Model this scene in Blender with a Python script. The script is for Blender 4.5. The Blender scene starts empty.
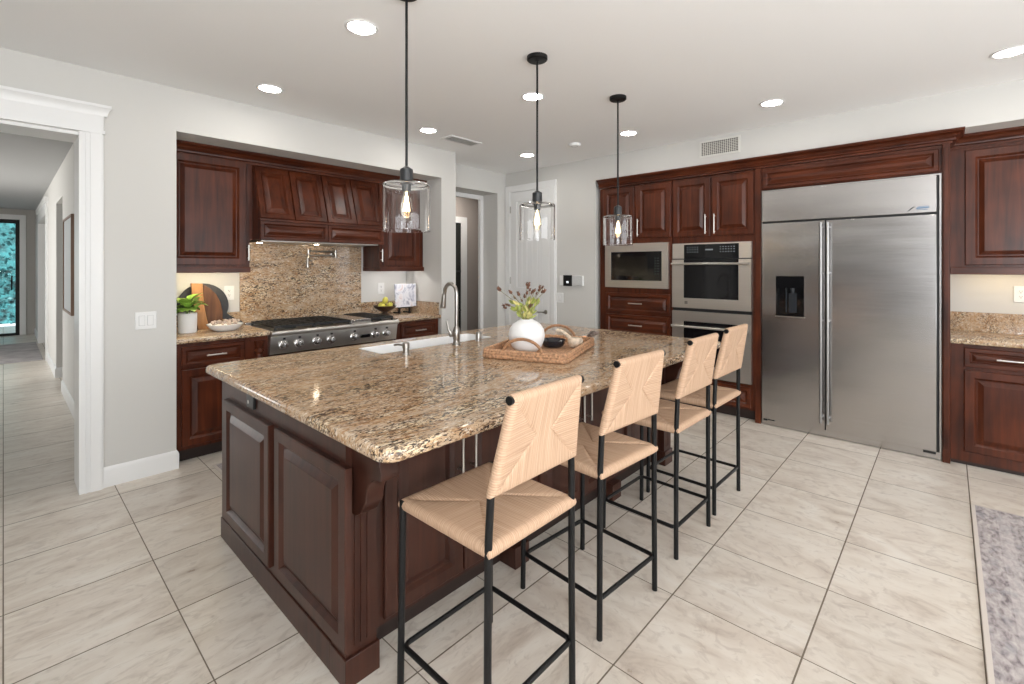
import bpy, bmesh, math, random
from mathutils import Vector, Matrix
random.seed(7)
S = bpy.context.scene
COL = S.collection
# ------------------------------------------------------------------ camera
cam = bpy.data.cameras.new('camera'); camo = bpy.data.objects.new('camera', cam); COL.objects.link(camo)
F_PX = 471.0
cam.sensor_fit = 'HORIZONTAL'; cam.sensor_width = 36.0; cam.lens = F_PX / 1024 * 36.0
cam.shift_y = -75.0 / 1024; cam.clip_start = 0.02; cam.clip_end = 200
camo.location = (0, 0, 1.43)
camo.rotation_euler = (math.pi/2, 0, math.atan2(436, F_PX) - math.pi/2)
S.camera = camo
# ------------------------------------------------------------------ view, world, window and added lights
S.view_settings.view_transform = 'Standard'; S.view_settings.look = 'None'
S.view_settings.exposure = 0.0; S.view_settings.gamma = 1.0; S.view_settings.use_curve_mapping = False
W = bpy.data.worlds.new('world'); S.world = W; W.use_nodes = True
W.node_tree.nodes['Background'].inputs[0].default_value = (0.80, 0.90, 1.0, 1)
W.node_tree.nodes['Background'].inputs[1].default_value = 1.6
def area(name, loc, rot, sx, sy, power, color=(1, 1, 1)):
    l = bpy.data.lights.new(name, 'AREA'); l.shape = 'RECTANGLE'; l.size = sx; l.size_y = sy
    l.energy = power; l.color = color
    o = bpy.data.objects.new(name, l); COL.objects.link(o); o.location = loc; o.rotation_euler = rot
    return o
R = math.radians
area('daylight_back_window', (1.9, -4.35, 1.55), (R(104), 0, 0), 4.6, 1.7, 105, (0.98, 0.99, 1.0))      # faces +Y
area('daylight_left_window', (-3.15, -2.5, 1.5), (R(104), 0, R(-90)), 3.2, 1.9, 90, (0.97, 0.985, 1.0))  # faces +X
area('added_hall_fill', (-1.95, 9.0, 1.5), (R(90), 0, R(-90)), 3.0, 1.7, 62, (1.0, 0.96, 0.90))  # light added at an unseen opening to brighten the hall
area('added_ceiling_fill', (-.55, -1.25, 1.5), (R(180-37), 0, R(-47.2)), .9, .9, 92, (.96, .985, 1.0))  # added fill behind the camera, aimed up to brighten the ceiling
area('added_passage_fill', (4.5, 5.1, 2.6), (0, 0, 0), .3, .3, 9, (1, .93, .85))  # added out-of-view fill that lifts the passage walls
sl = bpy.data.lights.new('sun', 'SUN'); sl.energy = 12.; sl.angle = R(1.); sl.color = (.93, .97, 1.)
so = bpy.data.objects.new('sun', sl); COL.objects.link(so); so.rotation_euler = (R(42), 0, R(-14))
# ------------------------------------------------------------------ helpers
def tag(o, label=None, cat=None, group=None, kind=None):
    if label: o['label'] = label
    if cat: o['category'] = cat
    if group: o['group'] = group
    if kind: o['kind'] = kind
    return o
def thing(name, label, cat, loc=(0, 0, 0), rz=0, group=None):
    o = bpy.data.objects.new(name, None); COL.objects.link(o)
    o.empty_display_size = 0.05
    o.location = loc; o.rotation_euler = (0, 0, rz)
    return tag(o, label, cat, group)
def wloc(o):
    v = Vector((0, 0, 0))
    while o is not None:
        v += o.location; o = o.parent
    return v
class MB:
    """Collects shapes given in world coordinates; build() links them as one mesh object."""
    count = 0; crisp = False
    def __init__(s): s.bm = bmesh.new()
    def face(s, pts):
        return s.bm.faces.new([s.bm.verts.new(p) for p in pts])
    def box(s, x0, x1, y0, y1, z0, z1):
        x0, x1 = sorted((x0, x1)); y0, y1 = sorted((y0, y1)); z0, z1 = sorted((z0, z1))
        MB.count = (MB.count + 1) % 11; e = .00006*MB.count      # keeps touching boxes from sharing a plane
        x0 -= e; y0 -= e; z0 -= e*(z0 > .001); x1 += e; y1 += e; z1 += e
        v = [s.bm.verts.new((x, y, z)) for z in (z0, z1) for y in (y0, y1) for x in (x0, x1)]
        for f in ((0, 2, 3, 1), (4, 5, 7, 6), (0, 1, 5, 4), (2, 6, 7, 3), (0, 4, 6, 2), (1, 3, 7, 5)):
            s.bm.faces.new([v[i] for i in f])
        return s
    def obox(s, O, U, V, N):
        O, U, V, N = map(Vector, (O, U, V, N))
        v = [s.bm.verts.new(O + a*U + b*V + c*N) for c in (0, 1) for b in (0, 1) for a in (0, 1)]
        fs = [s.bm.faces.new([v[i] for i in f]) for f in ((0, 2, 3, 1), (4, 5, 7, 6), (0, 1, 5, 4), (2, 6, 7, 3), (0, 4, 6, 2), (1, 3, 7, 5))]
        if U.cross(V).dot(N) < 0: bmesh.ops.reverse_faces(s.bm, faces=fs)
        return s
    def rings(s, rings, cap0=True, cap1=True, closed=False):
        vs = [[s.bm.verts.new(p) for p in r] for r in rings]
        n = len(vs[0])
        k = len(vs) if closed else len(vs) - 1
        for i in range(k):
            a, b = vs[i], vs[(i+1) % len(vs)]
            for j in range(n):
                s.bm.faces.new((a[j], a[(j+1) % n], b[(j+1) % n], b[j]))
        if not closed:
            if cap0: s.bm.faces.new(list(reversed(vs[0])))
            if cap1: s.bm.faces.new(vs[-1])
        return s
    def cyl(s, p0, p1, r0, r1=None, n=16, cap=True):
        p0, p1 = Vector(p0), Vector(p1); r1 = r0 if r1 is None else r1
        d = (p1 - p0).normalized(); u = d.orthogonal().normalized(); v = d.cross(u)
        f = lambda c, r: [c + r*(math.cos(2*math.pi*i/n)*u + math.sin(2*math.pi*i/n)*v) for i in range(n)]
        return s.rings([f(p0, r0), f(p1, r1)], cap, cap)
    def tube(s, pts, r, n=10, closed=False, rad=None):
        P = [Vector(p) for p in pts]; m = len(P); T = []
        for i in range(m):
            a = P[i-1] if (i > 0 or closed) else P[i]
            b = P[(i+1) % m] if (i < m-1 or closed) else P[i]
            T.append((b - a).normalized())
        u = T[0].orthogonal().normalized(); out = []
        for i in range(m):
            u = (u - T[i]*u.dot(T[i])).normalized(); v = T[i].cross(u)
            rr = rad[i] if rad else r
            out.append([P[i] + rr*(math.cos(2*math.pi*k/n)*u + math.sin(2*math.pi*k/n)*v) for k in range(n)])
        return s.rings(out, closed=closed)
    def lathe(s, prof, c, axis=(0, 0, 1), n=32, cap0=True, cap1=True, closed=False):
        A = Vector(axis).normalized(); u = A.orthogonal().normalized() if abs(A.z) < .9 else Vector((1, 0, 0)); v = A.cross(u)
        c = Vector(c)
        rr = [[c + A*z + max(r, 1e-4)*(math.cos(2*math.pi*i/n)*u + math.sin(2*math.pi*i/n)*v) for i in range(n)] for r, z in prof]
        return s.rings(rr, cap0, cap1, closed)
    def prism(s, poly, ext):
        ext = Vector(ext); a = [Vector(p) for p in poly]
        nrm = Vector((0, 0, 0))
        for i in range(len(a)): nrm += a[i].cross(a[(i+1) % len(a)])
        if nrm.dot(ext) < 0: a.reverse()
        return s.rings([a, [p + ext for p in a]])
    def sweep(s, path, prof, closed=False):
        """path: plan points (x,y); prof: (offset to the right of travel, z)."""
        P = [Vector((p[0], p[1], 0)) for p in path]; m = len(P); out = []
        for i in range(m):
            ds = []
            if i > 0 or closed: ds.append((P[i]-P[i-1]).normalized())
            if i < m-1 or closed: ds.append((P[(i+1) % m]-P[i]).normalized())
            ns = [Vector((d.y, -d.x, 0)) for d in ds]
            nn = ns[0] if len(ns) == 1 else (ns[0]+ns[1]) / (1 + ns[0].dot(ns[1]))
            out.append([P[i] + nn*o + Vector((0, 0, z)) for o, z in prof])
        return s.rings(out, closed=closed)
    def ico(s, c, r, sub=2, scale=(1, 1, 1), rot=None):
        M = Matrix.Translation(c) @ (rot.to_4x4() if rot else Matrix()) @ Matrix.Diagonal((*scale, 1))
        bmesh.ops.create_icosphere(s.bm, subdivisions=sub, radius=r, matrix=M); return s
    def door(s, O, U, V, w, h, t=.02, fw=.055, flat=False):
        """Raised-panel front: O lower-left corner, U right, V up (unit vectors); grows along U x V."""
        O, U, V = Vector(O), Vector(U), Vector(V); N = U.cross(V); s.crisp = True
        if flat: pr = [(0, 0), (0, t-.003), (.003, t)]
        else:
            k = min(1.0, (min(w, h)/2 - fw)/.055)
            pr = [(0, 0), (0, t-.004), (.004, t), (fw-.008, t), (fw-.004, t-.004), (fw+.002, t-.011), (fw+.006*k, t-.0155), (fw+.013*k, t-.0155),
                  (fw+.040*k, t-.002), (fw+.043*k, t-.001)]
        rr = []
        for i, d in pr:
            rr.append([O + U*a + V*b + N*d for a, b in ((i, i), (w-i, i), (w-i, h-i), (i, h-i))])
        return s.rings(rr)
    def bar_pull(s, c, D, N, L, r=.006, off=.032):
        c, D, N = Vector(c), Vector(D), Vector(N)
        s.cyl(c + N*off - D*L/2, c + N*off + D*L/2, r, n=12)
        for k in (-1, 1):
            q = c + D*k*(L/2 - .02); s.cyl(q, q + N*off, r*.8, n=10)
        return s
    def build(s, name, mat, parent=None, bevel=0, smooth=35, seg=2):
        bm = s.bm
        if s.crisp: smooth = 11
        bmesh.ops.recalc_face_normals(bm, faces=bm.faces[:])
        if parent is not None:
            bmesh.ops.translate(bm, verts=bm.verts[:], vec=-wloc(parent))
        me = bpy.data.meshes.new(name); bm.to_mesh(me); bm.free()
        for p in me.polygons: p.use_smooth = True
        me.set_sharp_from_angle(angle=R(smooth))
        me.materials.append(mat)
        o = bpy.data.objects.new(name, me); COL.objects.link(o)
        if parent is not None: o.parent = parent
        if bevel:
            b = o.modifiers.new('bevel', 'BEVEL'); b.width = bevel; b.segments = seg; b.limit_method = 'ANGLE'; b.angle_limit = R(40)
        return o
def copy_tree(o, parent=None):
    c = o.copy(); COL.objects.link(c)
    if parent is not None: c.parent = parent; c.matrix_parent_inverse = o.matrix_parent_inverse
    for ch in list(o.children): copy_tree(ch, c)
    return c
def struct(name, mb, mat, label=None, bevel=0):
    o = mb.build(name, mat, None, bevel); o['kind'] = 'structure'
    if label: o['label'] = label
    return o
X, Y, Z = Vector((1, 0, 0)), Vector((0, 1, 0)), Vector((0, 0, 1))
# ------------------------------------------------------------------ materials
def newmat(name):
    m = bpy.data.materials.new(name); m.use_nodes = True
    return m, m.node_tree.nodes, m.node_tree.links, m.node_tree.nodes['Principled BSDF']
def pbr(name, col, rough=.5, metal=0., coat=0., noise=0., nscale=40., bump=0., spec=None):
    m, n, l, b = newmat(name)
    b.inputs['Base Color'].default_value = (*col, 1); b.inputs['Roughness'].default_value = rough
    b.inputs['Metallic'].default_value = metal; b.inputs['Coat Weight'].default_value = coat
    if spec is not None: b.inputs['Specular IOR Level'].default_value = spec
    if noise or bump:
        tc = n.new('ShaderNodeTexCoord'); t = n.new('ShaderNodeTexNoise'); t.inputs['Scale'].default_value = nscale; t.inputs['Detail'].default_value = 4
        l.new(tc.outputs['Object'], t.inputs['Vector'])
        if noise:
            r = n.new('ShaderNodeValToRGB')
            r.color_ramp.elements[0].position = .3; r.color_ramp.elements[1].position = .7
            r.color_ramp.elements[0].color = (*[c*(1-noise) for c in col], 1); r.color_ramp.elements[1].color = (*[min(1, c*(1+noise)) for c in col], 1)
            l.new(t.outputs['Fac'], r.inputs['Fac']); l.new(r.outputs['Color'], b.inputs['Base Color'])
        if bump:
            bp = n.new('ShaderNodeBump'); bp.inputs['Strength'].default_value = bump; bp.inputs['Distance'].default_value = .002
            l.new(t.outputs['Fac'], bp.inputs['Height']); l.new(bp.outputs['Normal'], b.inputs['Normal'])
    return m
def emit(name, col, strength):
    m, n, l, b = newmat(name)
    b.inputs['Base Color'].default_value = (*col, 1)
    b.inputs['Emission Color'].default_value = (*col, 1); b.inputs['Emission Strength'].default_value = strength
    return m
def mth(n, l, op, a, b=None, c=None):
    k = n.new('ShaderNodeMath'); k.operation = op
    for i, v in enumerate((a, b, c)):
        if v is None: continue
        if isinstance(v, (int, float)): k.inputs[i].default_value = v
        else: l.new(v, k.inputs[i])
    return k.outputs[0]
def ramp(n, l, fac, stops):
    r = n.new('ShaderNodeValToRGB'); e = r.color_ramp.elements
    while len(e) < len(stops): e.new(.5)
    for k, (p, c) in zip(e, stops): k.position = p; k.color = (*c, 1)
    l.new(fac, r.inputs['Fac']); return r.outputs['Color']
def mix(n, l, fac, a, b, mode='MIX'):
    k = n.new('ShaderNodeMix'); k.data_type = 'RGBA'; k.blend_type = mode
    for s_, v in ((k.inputs[0], fac), (k.inputs[6], a), (k.inputs[7], b)):
        if isinstance(v, (int, float)): s_.default_value = v
        elif isinstance(v, tuple): s_.default_value = (*v, 1)
        else: l.new(v, s_)
    return k.outputs[2]
def wood(name, dark, light, grain='Z', rough=.36, coat=.12, sc=1.0):
    m, n, l, b = newmat(name)
    tc = n.new('ShaderNodeTexCoord'); mp = n.new('ShaderNodeMapping')
    s3 = {'Z': (28, 28, 1.8), 'X': (1.8, 28, 28), 'Y': (28, 1.8, 28)}[grain]
    mp.inputs['Scale'].default_value = tuple(v*sc for v in s3)
    l.new(tc.outputs['Object'], mp.inputs['Vector'])
    t = n.new('ShaderNodeTexNoise'); t.inputs['Scale'].default_value = 1.; t.inputs['Detail'].default_value = 5; t.inputs['Distortion'].default_value = .6
    l.new(mp.outputs[0], t.inputs['Vector'])
    t2 = n.new('ShaderNodeTexNoise'); t2.inputs['Scale'].default_value = 4.5; t2.inputs['Detail'].default_value = 2
    l.new(tc.outputs['Object'], t2.inputs['Vector'])
    f = mth(n, l, 'ADD', mth(n, l, 'MULTIPLY', t.outputs['Fac'], .6), mth(n, l, 'MULTIPLY', t2.outputs['Fac'], .4))
    l.new(ramp(n, l, f, [(.32, dark), (.68, light)]), b.inputs['Base Color'])
    b.inputs['Roughness'].default_value = rough; b.inputs['Coat Weight'].default_value = coat; b.inputs['Coat Roughness'].default_value = .22
    b.inputs['Specular IOR Level'].default_value = .28
    return m
def steel(name, col=(.52, .505, .50), rough=.24, axis='Y'):
    m, n, l, b = newmat(name)
    b.inputs['Metallic'].default_value = 1; b.inputs['Roughness'].default_value = rough
    tc = n.new('ShaderNodeTexCoord'); mp = n.new('ShaderNodeMapping')
    mp.inputs['Scale'].default_value = {'Y': (300, 3, 300), 'X': (3, 300, 300), 'Z': (300, 300, 3)}[axis]
    l.new(tc.outputs['Object'], mp.inputs['Vector'])
    t = n.new('ShaderNodeTexNoise'); t.inputs['Scale'].default_value = 1; t.inputs['Detail'].default_value = 3
    l.new(mp.outputs[0], t.inputs['Vector'])
    l.new(ramp(n, l, t.outputs['Fac'], [(.3, tuple(c*.96 for c in col)), (.7, tuple(min(1, c*1.04) for c in col))]), b.inputs['Base Color'])
    l.new(mth(n, l, 'ADD', mth(n, l, 'MULTIPLY', t.outputs['Fac'], .10), rough-.05), b.inputs['Roughness'])
    w = n.new('ShaderNodeTexNoise'); w.inputs['Scale'].default_value = 3.2; w.inputs['Detail'].default_value = 1
    mp2 = n.new('ShaderNodeMapping'); mp2.inputs['Scale'].default_value = (1, .35, 1); l.new(tc.outputs['Object'], mp2.inputs['Vector']); l.new(mp2.outputs[0], w.inputs['Vector'])
    bp = n.new('ShaderNodeBump'); bp.inputs['Strength'].default_value = .45; bp.inputs['Distance'].default_value = .02
    l.new(w.outputs['Fac'], bp.inputs['Height']); l.new(bp.outputs['Normal'], b.inputs['Normal'])
    return m
def granite(name, rz=12, ry=0):
    m, n, l, b = newmat(name)
    tc = n.new('ShaderNodeTexCoord'); mp = n.new('ShaderNodeMapping')
    mp.inputs['Rotation'].default_value = (0, R(ry), R(rz)); mp.inputs['Scale'].default_value = (.8, 2.3, 2.0)
    l.new(tc.outputs['Object'], mp.inputs['Vector'])
    def noise(sc, det, dist=0., rough=.55, off=0.):
        t = n.new('ShaderNodeTexNoise'); t.inputs['Scale'].default_value = sc; t.inputs['Detail'].default_value = det
        t.inputs['Distortion'].default_value = dist; t.inputs['Roughness'].default_value = rough
        v = n.new('ShaderNodeVectorMath'); v.inputs[1].default_value = (off, off, off); l.new(mp.outputs[0], v.inputs[0])
        l.new(v.outputs[0], t.inputs['Vector']); return t.outputs['Fac']
    bw = lambda f, a0, a1: ramp(n, l, f, [(a0, (0, 0, 0)), (a1, (1, 1, 1))])
    # cream to tan ground
    c = ramp(n, l, noise(14, 5, 1.0, .6), [(.30, (.40, .225, .11)), (.41, (.60, .405, .225)), (.52, (.73, .565, .375)), (.68, (.79, .69, .545))])
    # rusty veins running along the slab
    big = noise(1.7, 5, 2.2, .6, 3.)
    c = mix(n, l, mth(n, l, 'MULTIPLY', bw(big, .44, .34), .50), c, (.27, .14, .075))
    # pale quartz grains, brown and black flecks
    c = mix(n, l, mth(n, l, 'MULTIPLY', bw(noise(48, 3, .3, .6, 7.), .56, .66), .85), c, (.74, .645, .52))
    dens = mth(n, l, 'MULTIPLY', mth(n, l, 'SUBTRACT', .51, big), .44)
    f1 = mth(n, l, 'ADD', noise(42, 4, .8, .65, 11.), dens)
    c = mix(n, l, mth(n, l, 'MULTIPLY', bw(f1, .55, .61), .85), c, (.125, .068, .040))
    f2 = mth(n, l, 'ADD', noise(85, 3, .4, .6, 17.), dens)
    c = mix(n, l, mth(n, l, 'MULTIPLY', bw(f2, .562, .61), .95), c, (.040, .030, .026))
    l.new(c, b.inputs['Base Color'])
    b.inputs['Roughness'].default_value = .09
    return m
def floor_mat():
    m, n, l, b = newmat('cream_stone_tile')
    tc = n.new('ShaderNodeTexCoord'); sp = n.new('ShaderNodeSeparateXYZ'); l.new(tc.outputs['Object'], sp.inputs[0])
    x, y = sp.outputs[0], sp.outputs[1]
    px = mth(n, l, 'DIVIDE', x, .4965); py = mth(n, l, 'DIVIDE', mth(n, l, 'SUBTRACT', y, .392), .4905)
    ix, iy = mth(n, l, 'FLOOR', px), mth(n, l, 'FLOOR', py)
    fx, fy = mth(n, l, 'SUBTRACT', px, ix), mth(n, l, 'SUBTRACT', py, iy)
    ex = mth(n, l, 'MULTIPLY', mth(n, l, 'MINIMUM', fx, mth(n, l, 'SUBTRACT', 1, fx)), .4965)
    ey = mth(n, l, 'MULTIPLY', mth(n, l, 'MINIMUM', fy, mth(n, l, 'SUBTRACT', 1, fy)), .4905)
    gx, gy = mth(n, l, 'LESS_THAN', ex, .0022), mth(n, l, 'LESS_THAN', ey, .0030)
    grout = mth(n, l, 'MAXIMUM', gx, gy)
    cid = n.new('ShaderNodeCombineXYZ'); l.new(ix, cid.inputs[0]); l.new(iy, cid.inputs[1])
    wn = n.new('ShaderNodeTexWhiteNoise'); wn.noise_dimensions = '3D'; l.new(cid.outputs[0], wn.inputs[0])
    def vec(kx, ky):
        a = n.new('ShaderNodeCombineXYZ')
        l.new(mth(n, l, 'MULTIPLY', x, kx), a.inputs[0]); l.new(mth(n, l, 'MULTIPLY', y, ky), a.inputs[1])
        l.new(mth(n, l, 'MULTIPLY', wn.outputs[0], 37.), a.inputs[2]); return a.outputs[0]
    sel = mth(n, l, 'GREATER_THAN', mth(n, l, 'SUBTRACT', x, mth(n, l, 'MULTIPLY', wn.outputs[0], 1.0)), 1.0)
    def layer(v, sc, det, dist):
        t = n.new('ShaderNodeTexNoise'); t.inputs['Scale'].default_value = sc; t.inputs['Detail'].default_value = det; t.inputs['Distortion'].default_value = dist
        t.inputs['Roughness'].default_value = .6
        l.new(v, t.inputs['Vector']); return t.outputs['Fac']
    def two(sc, det, dist, k=3.2):
        a = layer(vec(1, k), sc, det, dist); c = layer(vec(k*.7, 1), sc, det, dist)
        return mth(n, l, 'ADD', mth(n, l, 'MULTIPLY', a, mth(n, l, 'SUBTRACT', 1, sel)), mth(n, l, 'MULTIPLY', c, sel))
    base = two(2.6, 7, 1.2)
    c = ramp(n, l, base, [(.28, (.47, .395, .33)), (.40, (.62, .55, .475)), (.55, (.70, .64, .565)), (.72, (.75, .705, .64))])
    vein = two(5.0, 8, 2.0, 2.6)
    vm = ramp(n, l, vein, [(.33, (1, 1, 1)), (.43, (0, 0, 0))])
    c = mix(n, l, mth(n, l, 'MULTIPLY', vm, .30), c, (.36, .295, .245))
    fine = two(11.0, 9, 1.5, 2.0)
    fm = ramp(n, l, fine, [(.36, (1, 1, 1)), (.46, (0, 0, 0))])
    c = mix(n, l, mth(n, l, 'MULTIPLY', fm, .34), c, (.40, .33, .28))
    tint = mth(n, l, 'ADD', .93, mth(n, l, 'MULTIPLY', wn.outputs[0], .1))
    hs = n.new('ShaderNodeHueSaturation'); l.new(c, hs.inputs['Color']); l.new(tint, hs.inputs['Value'])
    c = mix(n, l, grout, hs.outputs[0], (.17, .135, .10))
    l.new(c, b.inputs['Base Color'])
    rg = mth(n, l, 'ADD', mth(n, l, 'MULTIPLY', base, .18), .22)
    l.new(mth(n, l, 'MAXIMUM', rg, mth(n, l, 'MULTIPLY', grout, .8)), b.inputs['Roughness'])
    bp = n.new('ShaderNodeBump'); bp.inputs['Strength'].default_value = .6; bp.inputs['Distance'].default_value = .002; bp.invert = True
    l.new(grout, bp.inputs['Height']); l.new(bp.outputs['Normal'], b.inputs['Normal'])
    return m
def rug_mat(name, seed=0., hw=1., hh=1.):
    m, n, l, b = newmat(name)
    tc = n.new('ShaderNodeTexCoord'); mp = n.new('ShaderNodeMapping'); mp.inputs['Location'].default_value = (seed, seed, 0); mp.inputs['Scale'].default_value = (.7, 1.5, 1)
    l.new(tc.outputs['Object'], mp.inputs['Vector'])
    def noise(sc, det, dist):
        t = n.new('ShaderNodeTexNoise'); t.inputs['Scale'].default_value = sc; t.inputs['Detail'].default_value = det; t.inputs['Distortion'].default_value = dist
        l.new(mp.outputs[0], t.inputs['Vector']); return t.outputs['Fac']
    c = ramp(n, l, noise(34, 10, .4), [(.30, (.19, .165, .17)), (.43, (.345, .305, .305)), (.56, (.45, .405, .40)), (.72, (.56, .52, .50))])
    blue = ramp(n, l, noise(15, 9, .8), [(.53, (0, 0, 0)), (.66, (1, 1, 1))])
    c = mix(n, l, mth(n, l, 'MULTIPLY', blue, .45), c, (.255, .26, .285))
    sp = n.new('ShaderNodeSeparateXYZ'); l.new(tc.outputs['Object'], sp.inputs[0])
    dx = mth(n, l, 'SUBTRACT', hw, mth(n, l, 'ABSOLUTE', sp.outputs[0])); dy = mth(n, l, 'SUBTRACT', hh, mth(n, l, 'ABSOLUTE', sp.outputs[1]))
    d = mth(n, l, 'MINIMUM', dx, dy)
    band = mth(n, l, 'MULTIPLY', mth(n, l, 'GREATER_THAN', d, .10), mth(n, l, 'LESS_THAN', d, .15))
    c = mix(n, l, mth(n, l, 'MULTIPLY', band, .30), c, (.62, .57, .56))
    edge = mth(n, l, 'LESS_THAN', d, .018)
    c = mix(n, l, edge, c, (.60, .54, .49))
    l.new(c, b.inputs['Base Color']); b.inputs['Roughness'].default_value = .95; b.inputs['Specular IOR Level'].default_value = .1
    bp = n.new('ShaderNodeBump'); bp.inputs['Strength'].default_value = .4; bp.inputs['Distance'].default_value = .003
    l.new(noise(220, 2, 0), bp.inputs['Height']); l.new(bp.outputs['Normal'], b.inputs['Normal'])
    return m
def rush_mat():
    m, n, l, b = newmat('woven_paper_rush')
    uv = n.new('ShaderNodeUVMap'); uv.uv_map = 'strand'
    sp = n.new('ShaderNodeSeparateXYZ'); l.new(uv.outputs[0], sp.inputs[0])
    t = n.new('ShaderNodeTexNoise'); t.inputs['Scale'].default_value = 1.; t.inputs['Detail'].default_value = 3
    mp = n.new('ShaderNodeMapping'); mp.inputs['Scale'].default_value = (170, 3, 1); l.new(uv.outputs[0], mp.inputs[0]); l.new(mp.outputs[0], t.inputs[0])
    w = mth(n, l, 'SINE', mth(n, l, 'MULTIPLY', sp.outputs[0], 2*math.pi/.0075))
    c = ramp(n, l, t.outputs['Fac'], [(.28, (.43, .27, .172)), (.5, (.56, .37, .245)), (.72, (.63, .445, .315))])
    dk = ramp(n, l, mth(n, l, 'MULTIPLY', mth(n, l, 'ADD', w, 1), .5), [(.0, (.55, .50, .45)), (.40, (1, 1, 1))])
    l.new(mix(n, l, .42, c, dk, 'MULTIPLY'), b.inputs['Base Color']); b.inputs['Roughness'].default_value = .7
    bp = n.new('ShaderNodeBump'); bp.inputs['Strength'].default_value = .35; bp.inputs['Distance'].default_value = .0015
    l.new(w, bp.inputs['Height']); l.new(bp.outputs['Normal'], b.inputs['Normal'])
    return m
def glass(name, col=(1, 1, 1), rough=0., ior=1.45, bump=0.):
    m, n, l, b = newmat(name)
    b.inputs['Base Color'].default_value = (*col, 1); b.inputs['Roughness'].default_value = rough
    b.inputs['Transmission Weight'].default_value = 1; b.inputs['IOR'].default_value = ior
    if bump:
        tc = n.new('ShaderNodeTexCoord'); t = n.new('ShaderNodeTexNoise'); t.inputs['Scale'].default_value = 9; t.inputs['Detail'].default_value = 1
        l.new(tc.outputs['Object'], t.inputs[0]); bp = n.new('ShaderNodeBump'); bp.inputs['Strength'].default_value = bump; bp.inputs['Distance'].default_value = .01
        l.new(t.outputs['Fac'], bp.inputs['Height']); l.new(bp.outputs['Normal'], b.inputs['Normal'])
    return m
WALL = pbr('warm_white_wall_paint', (.62, .61, .585), .85, bump=.08, nscale=180)
CEIL = pbr('white_ceiling_paint', (.90, .90, .895), .9, bump=.08, nscale=150)
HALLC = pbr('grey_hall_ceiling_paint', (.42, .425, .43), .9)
TRIM = pbr('white_trim_gloss', (.80, .80, .795), .35)
FLOOR = floor_mat()
WD = wood('cherry_wood_dark', (.026, .0050, .0022), (.118, .027, .0090))
WDX = wood('cherry_wood_dark_along', (.026, .0050, .0022), (.118, .027, .0090), 'X')
WDY = wood('cherry_wood_dark_across', (.026, .0050, .0022), (.118, .027, .0090), 'Y')
WI = wood('island_wood_dark', (.026, .0088, .0056), (.070, .0245, .0152))
WIX = wood('island_wood_dark_along', (.026, .0088, .0056), (.070, .0245, .0152), 'X')
TOE = pbr('dark_toe_board', (.018, .008, .006), .5)
GR = granite('gold_brown_granite')
GRV = granite('gold_brown_granite_upright', 0, 24)
SS = steel('brushed_stainless_steel')
SSX = steel('brushed_stainless_steel_along', (.62, .60, .57), .33, axis='X')
SSO = steel('satin_stainless_steel', (.72, .68, .63), .36)
NICK = pbr('brushed_nickel', (.66, .64, .60), .28, 1.)
FHAN = pbr('satin_grey_steel', (.33, .325, .32), .38, 1.)
NICKD = pbr('dark_brushed_nickel', (.36, .34, .315), .28, 1.)
BLKM = pbr('black_powder_coated_steel', (.006, .006, .0065), .4, spec=.3)
BLKG = pbr('black_glass', (.006, .006, .007), .05)
IRON = pbr('black_cast_iron', (.016, .016, .017), .55, bump=.2, nscale=200)
BLKP = pbr('black_plastic', (.015, .015, .016), .3)
WHP = pbr('white_plastic', (.78, .78, .77), .35)
GRYP = pbr('grey_plastic', (.48, .48, .48), .45)
CER = pbr('white_glazed_ceramic', (.86, .86, .86), .18)
CERM = pbr('white_matte_ceramic', (.82, .82, .82), .5)
RUSH = rush_mat()
GLASS = glass('clear_glass', ior=1.4, bump=.02)
PANE = glass('window_glass', (.96, .98, .98), 0., 1.05)
CAN = emit('ceiling_light_glow', (1., .955, .89), 70.)
BULB = emit('filament_glow', (1., .78, .50), 60.)
# ------------------------------------------------------------------ setting
CZ = 2.70; HZ = 2.64; YW = 4.02; XW = 4.68; XB = 5.33; YB = 4.68
struct('floor', MB().box(-7.1, 7.0, -4.6, 16.5, -.06, 0), FLOOR, 'cream stone tile floor in a square grid with brown grout')
struct('ceiling', MB().box(-3.4, XB+.2, -4.6, 4.62, CZ, CZ+.1), CEIL, 'plain white kitchen ceiling')
# wall with the cooking alcove and the hall doorway
m = MB(); m.box(-1.4, .335, YW, YW+.27, 2.28, CZ); m.box(-3.2, -1.4, YW, YW+.27, 0, CZ); m.box(.335, .60, YW, YW+.27, 0, CZ)
struct('wall_hall_side', m, WALL, 'off-white wall around the hall doorway')
struct('wall_left_of_range', MB().box(.60, .835, YW, YB+.1, 0, CZ), WALL)
struct('wall_above_range', MB().box(.835, 3.22, YW, YB, 2.395, CZ), WALL, 'off-white wall above the cooking alcove')
struct('wall_range', MB().box(.835, 3.22, YB+.001, YB+.1, 0, CZ), WALL, 'back wall of the cooking alcove')
struct('wall_right_of_range', MB().box(3.22, 3.42, YW, YB+.1, 0, CZ), WALL)
# set-back wall with opening to the back passage
m = MB(); m.box(3.42, 4.52, 4.45, 4.75, 2.42, CZ); m.box(4.52, XW+.02, 4.45, 4.75, 0, CZ)
struct('wall_recess', m, WALL)
m = MB(); m.box(XW, XW+.14, 3.01, 4.45, 0, CZ); m.box(XW, XB, -3.2, 3.01, 2.43, CZ)
m.box(XB, XB+.12, -4.6, 3.15, 0, CZ); m.box(XW+.14, XB, 3.01, 3.12, 0, CZ); m.box(XW, XB, -4.6, -3.2, 0, CZ)
struct('wall_fridge', m, WALL, 'off-white wall around the tall cabinets and refrigerator')
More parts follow.
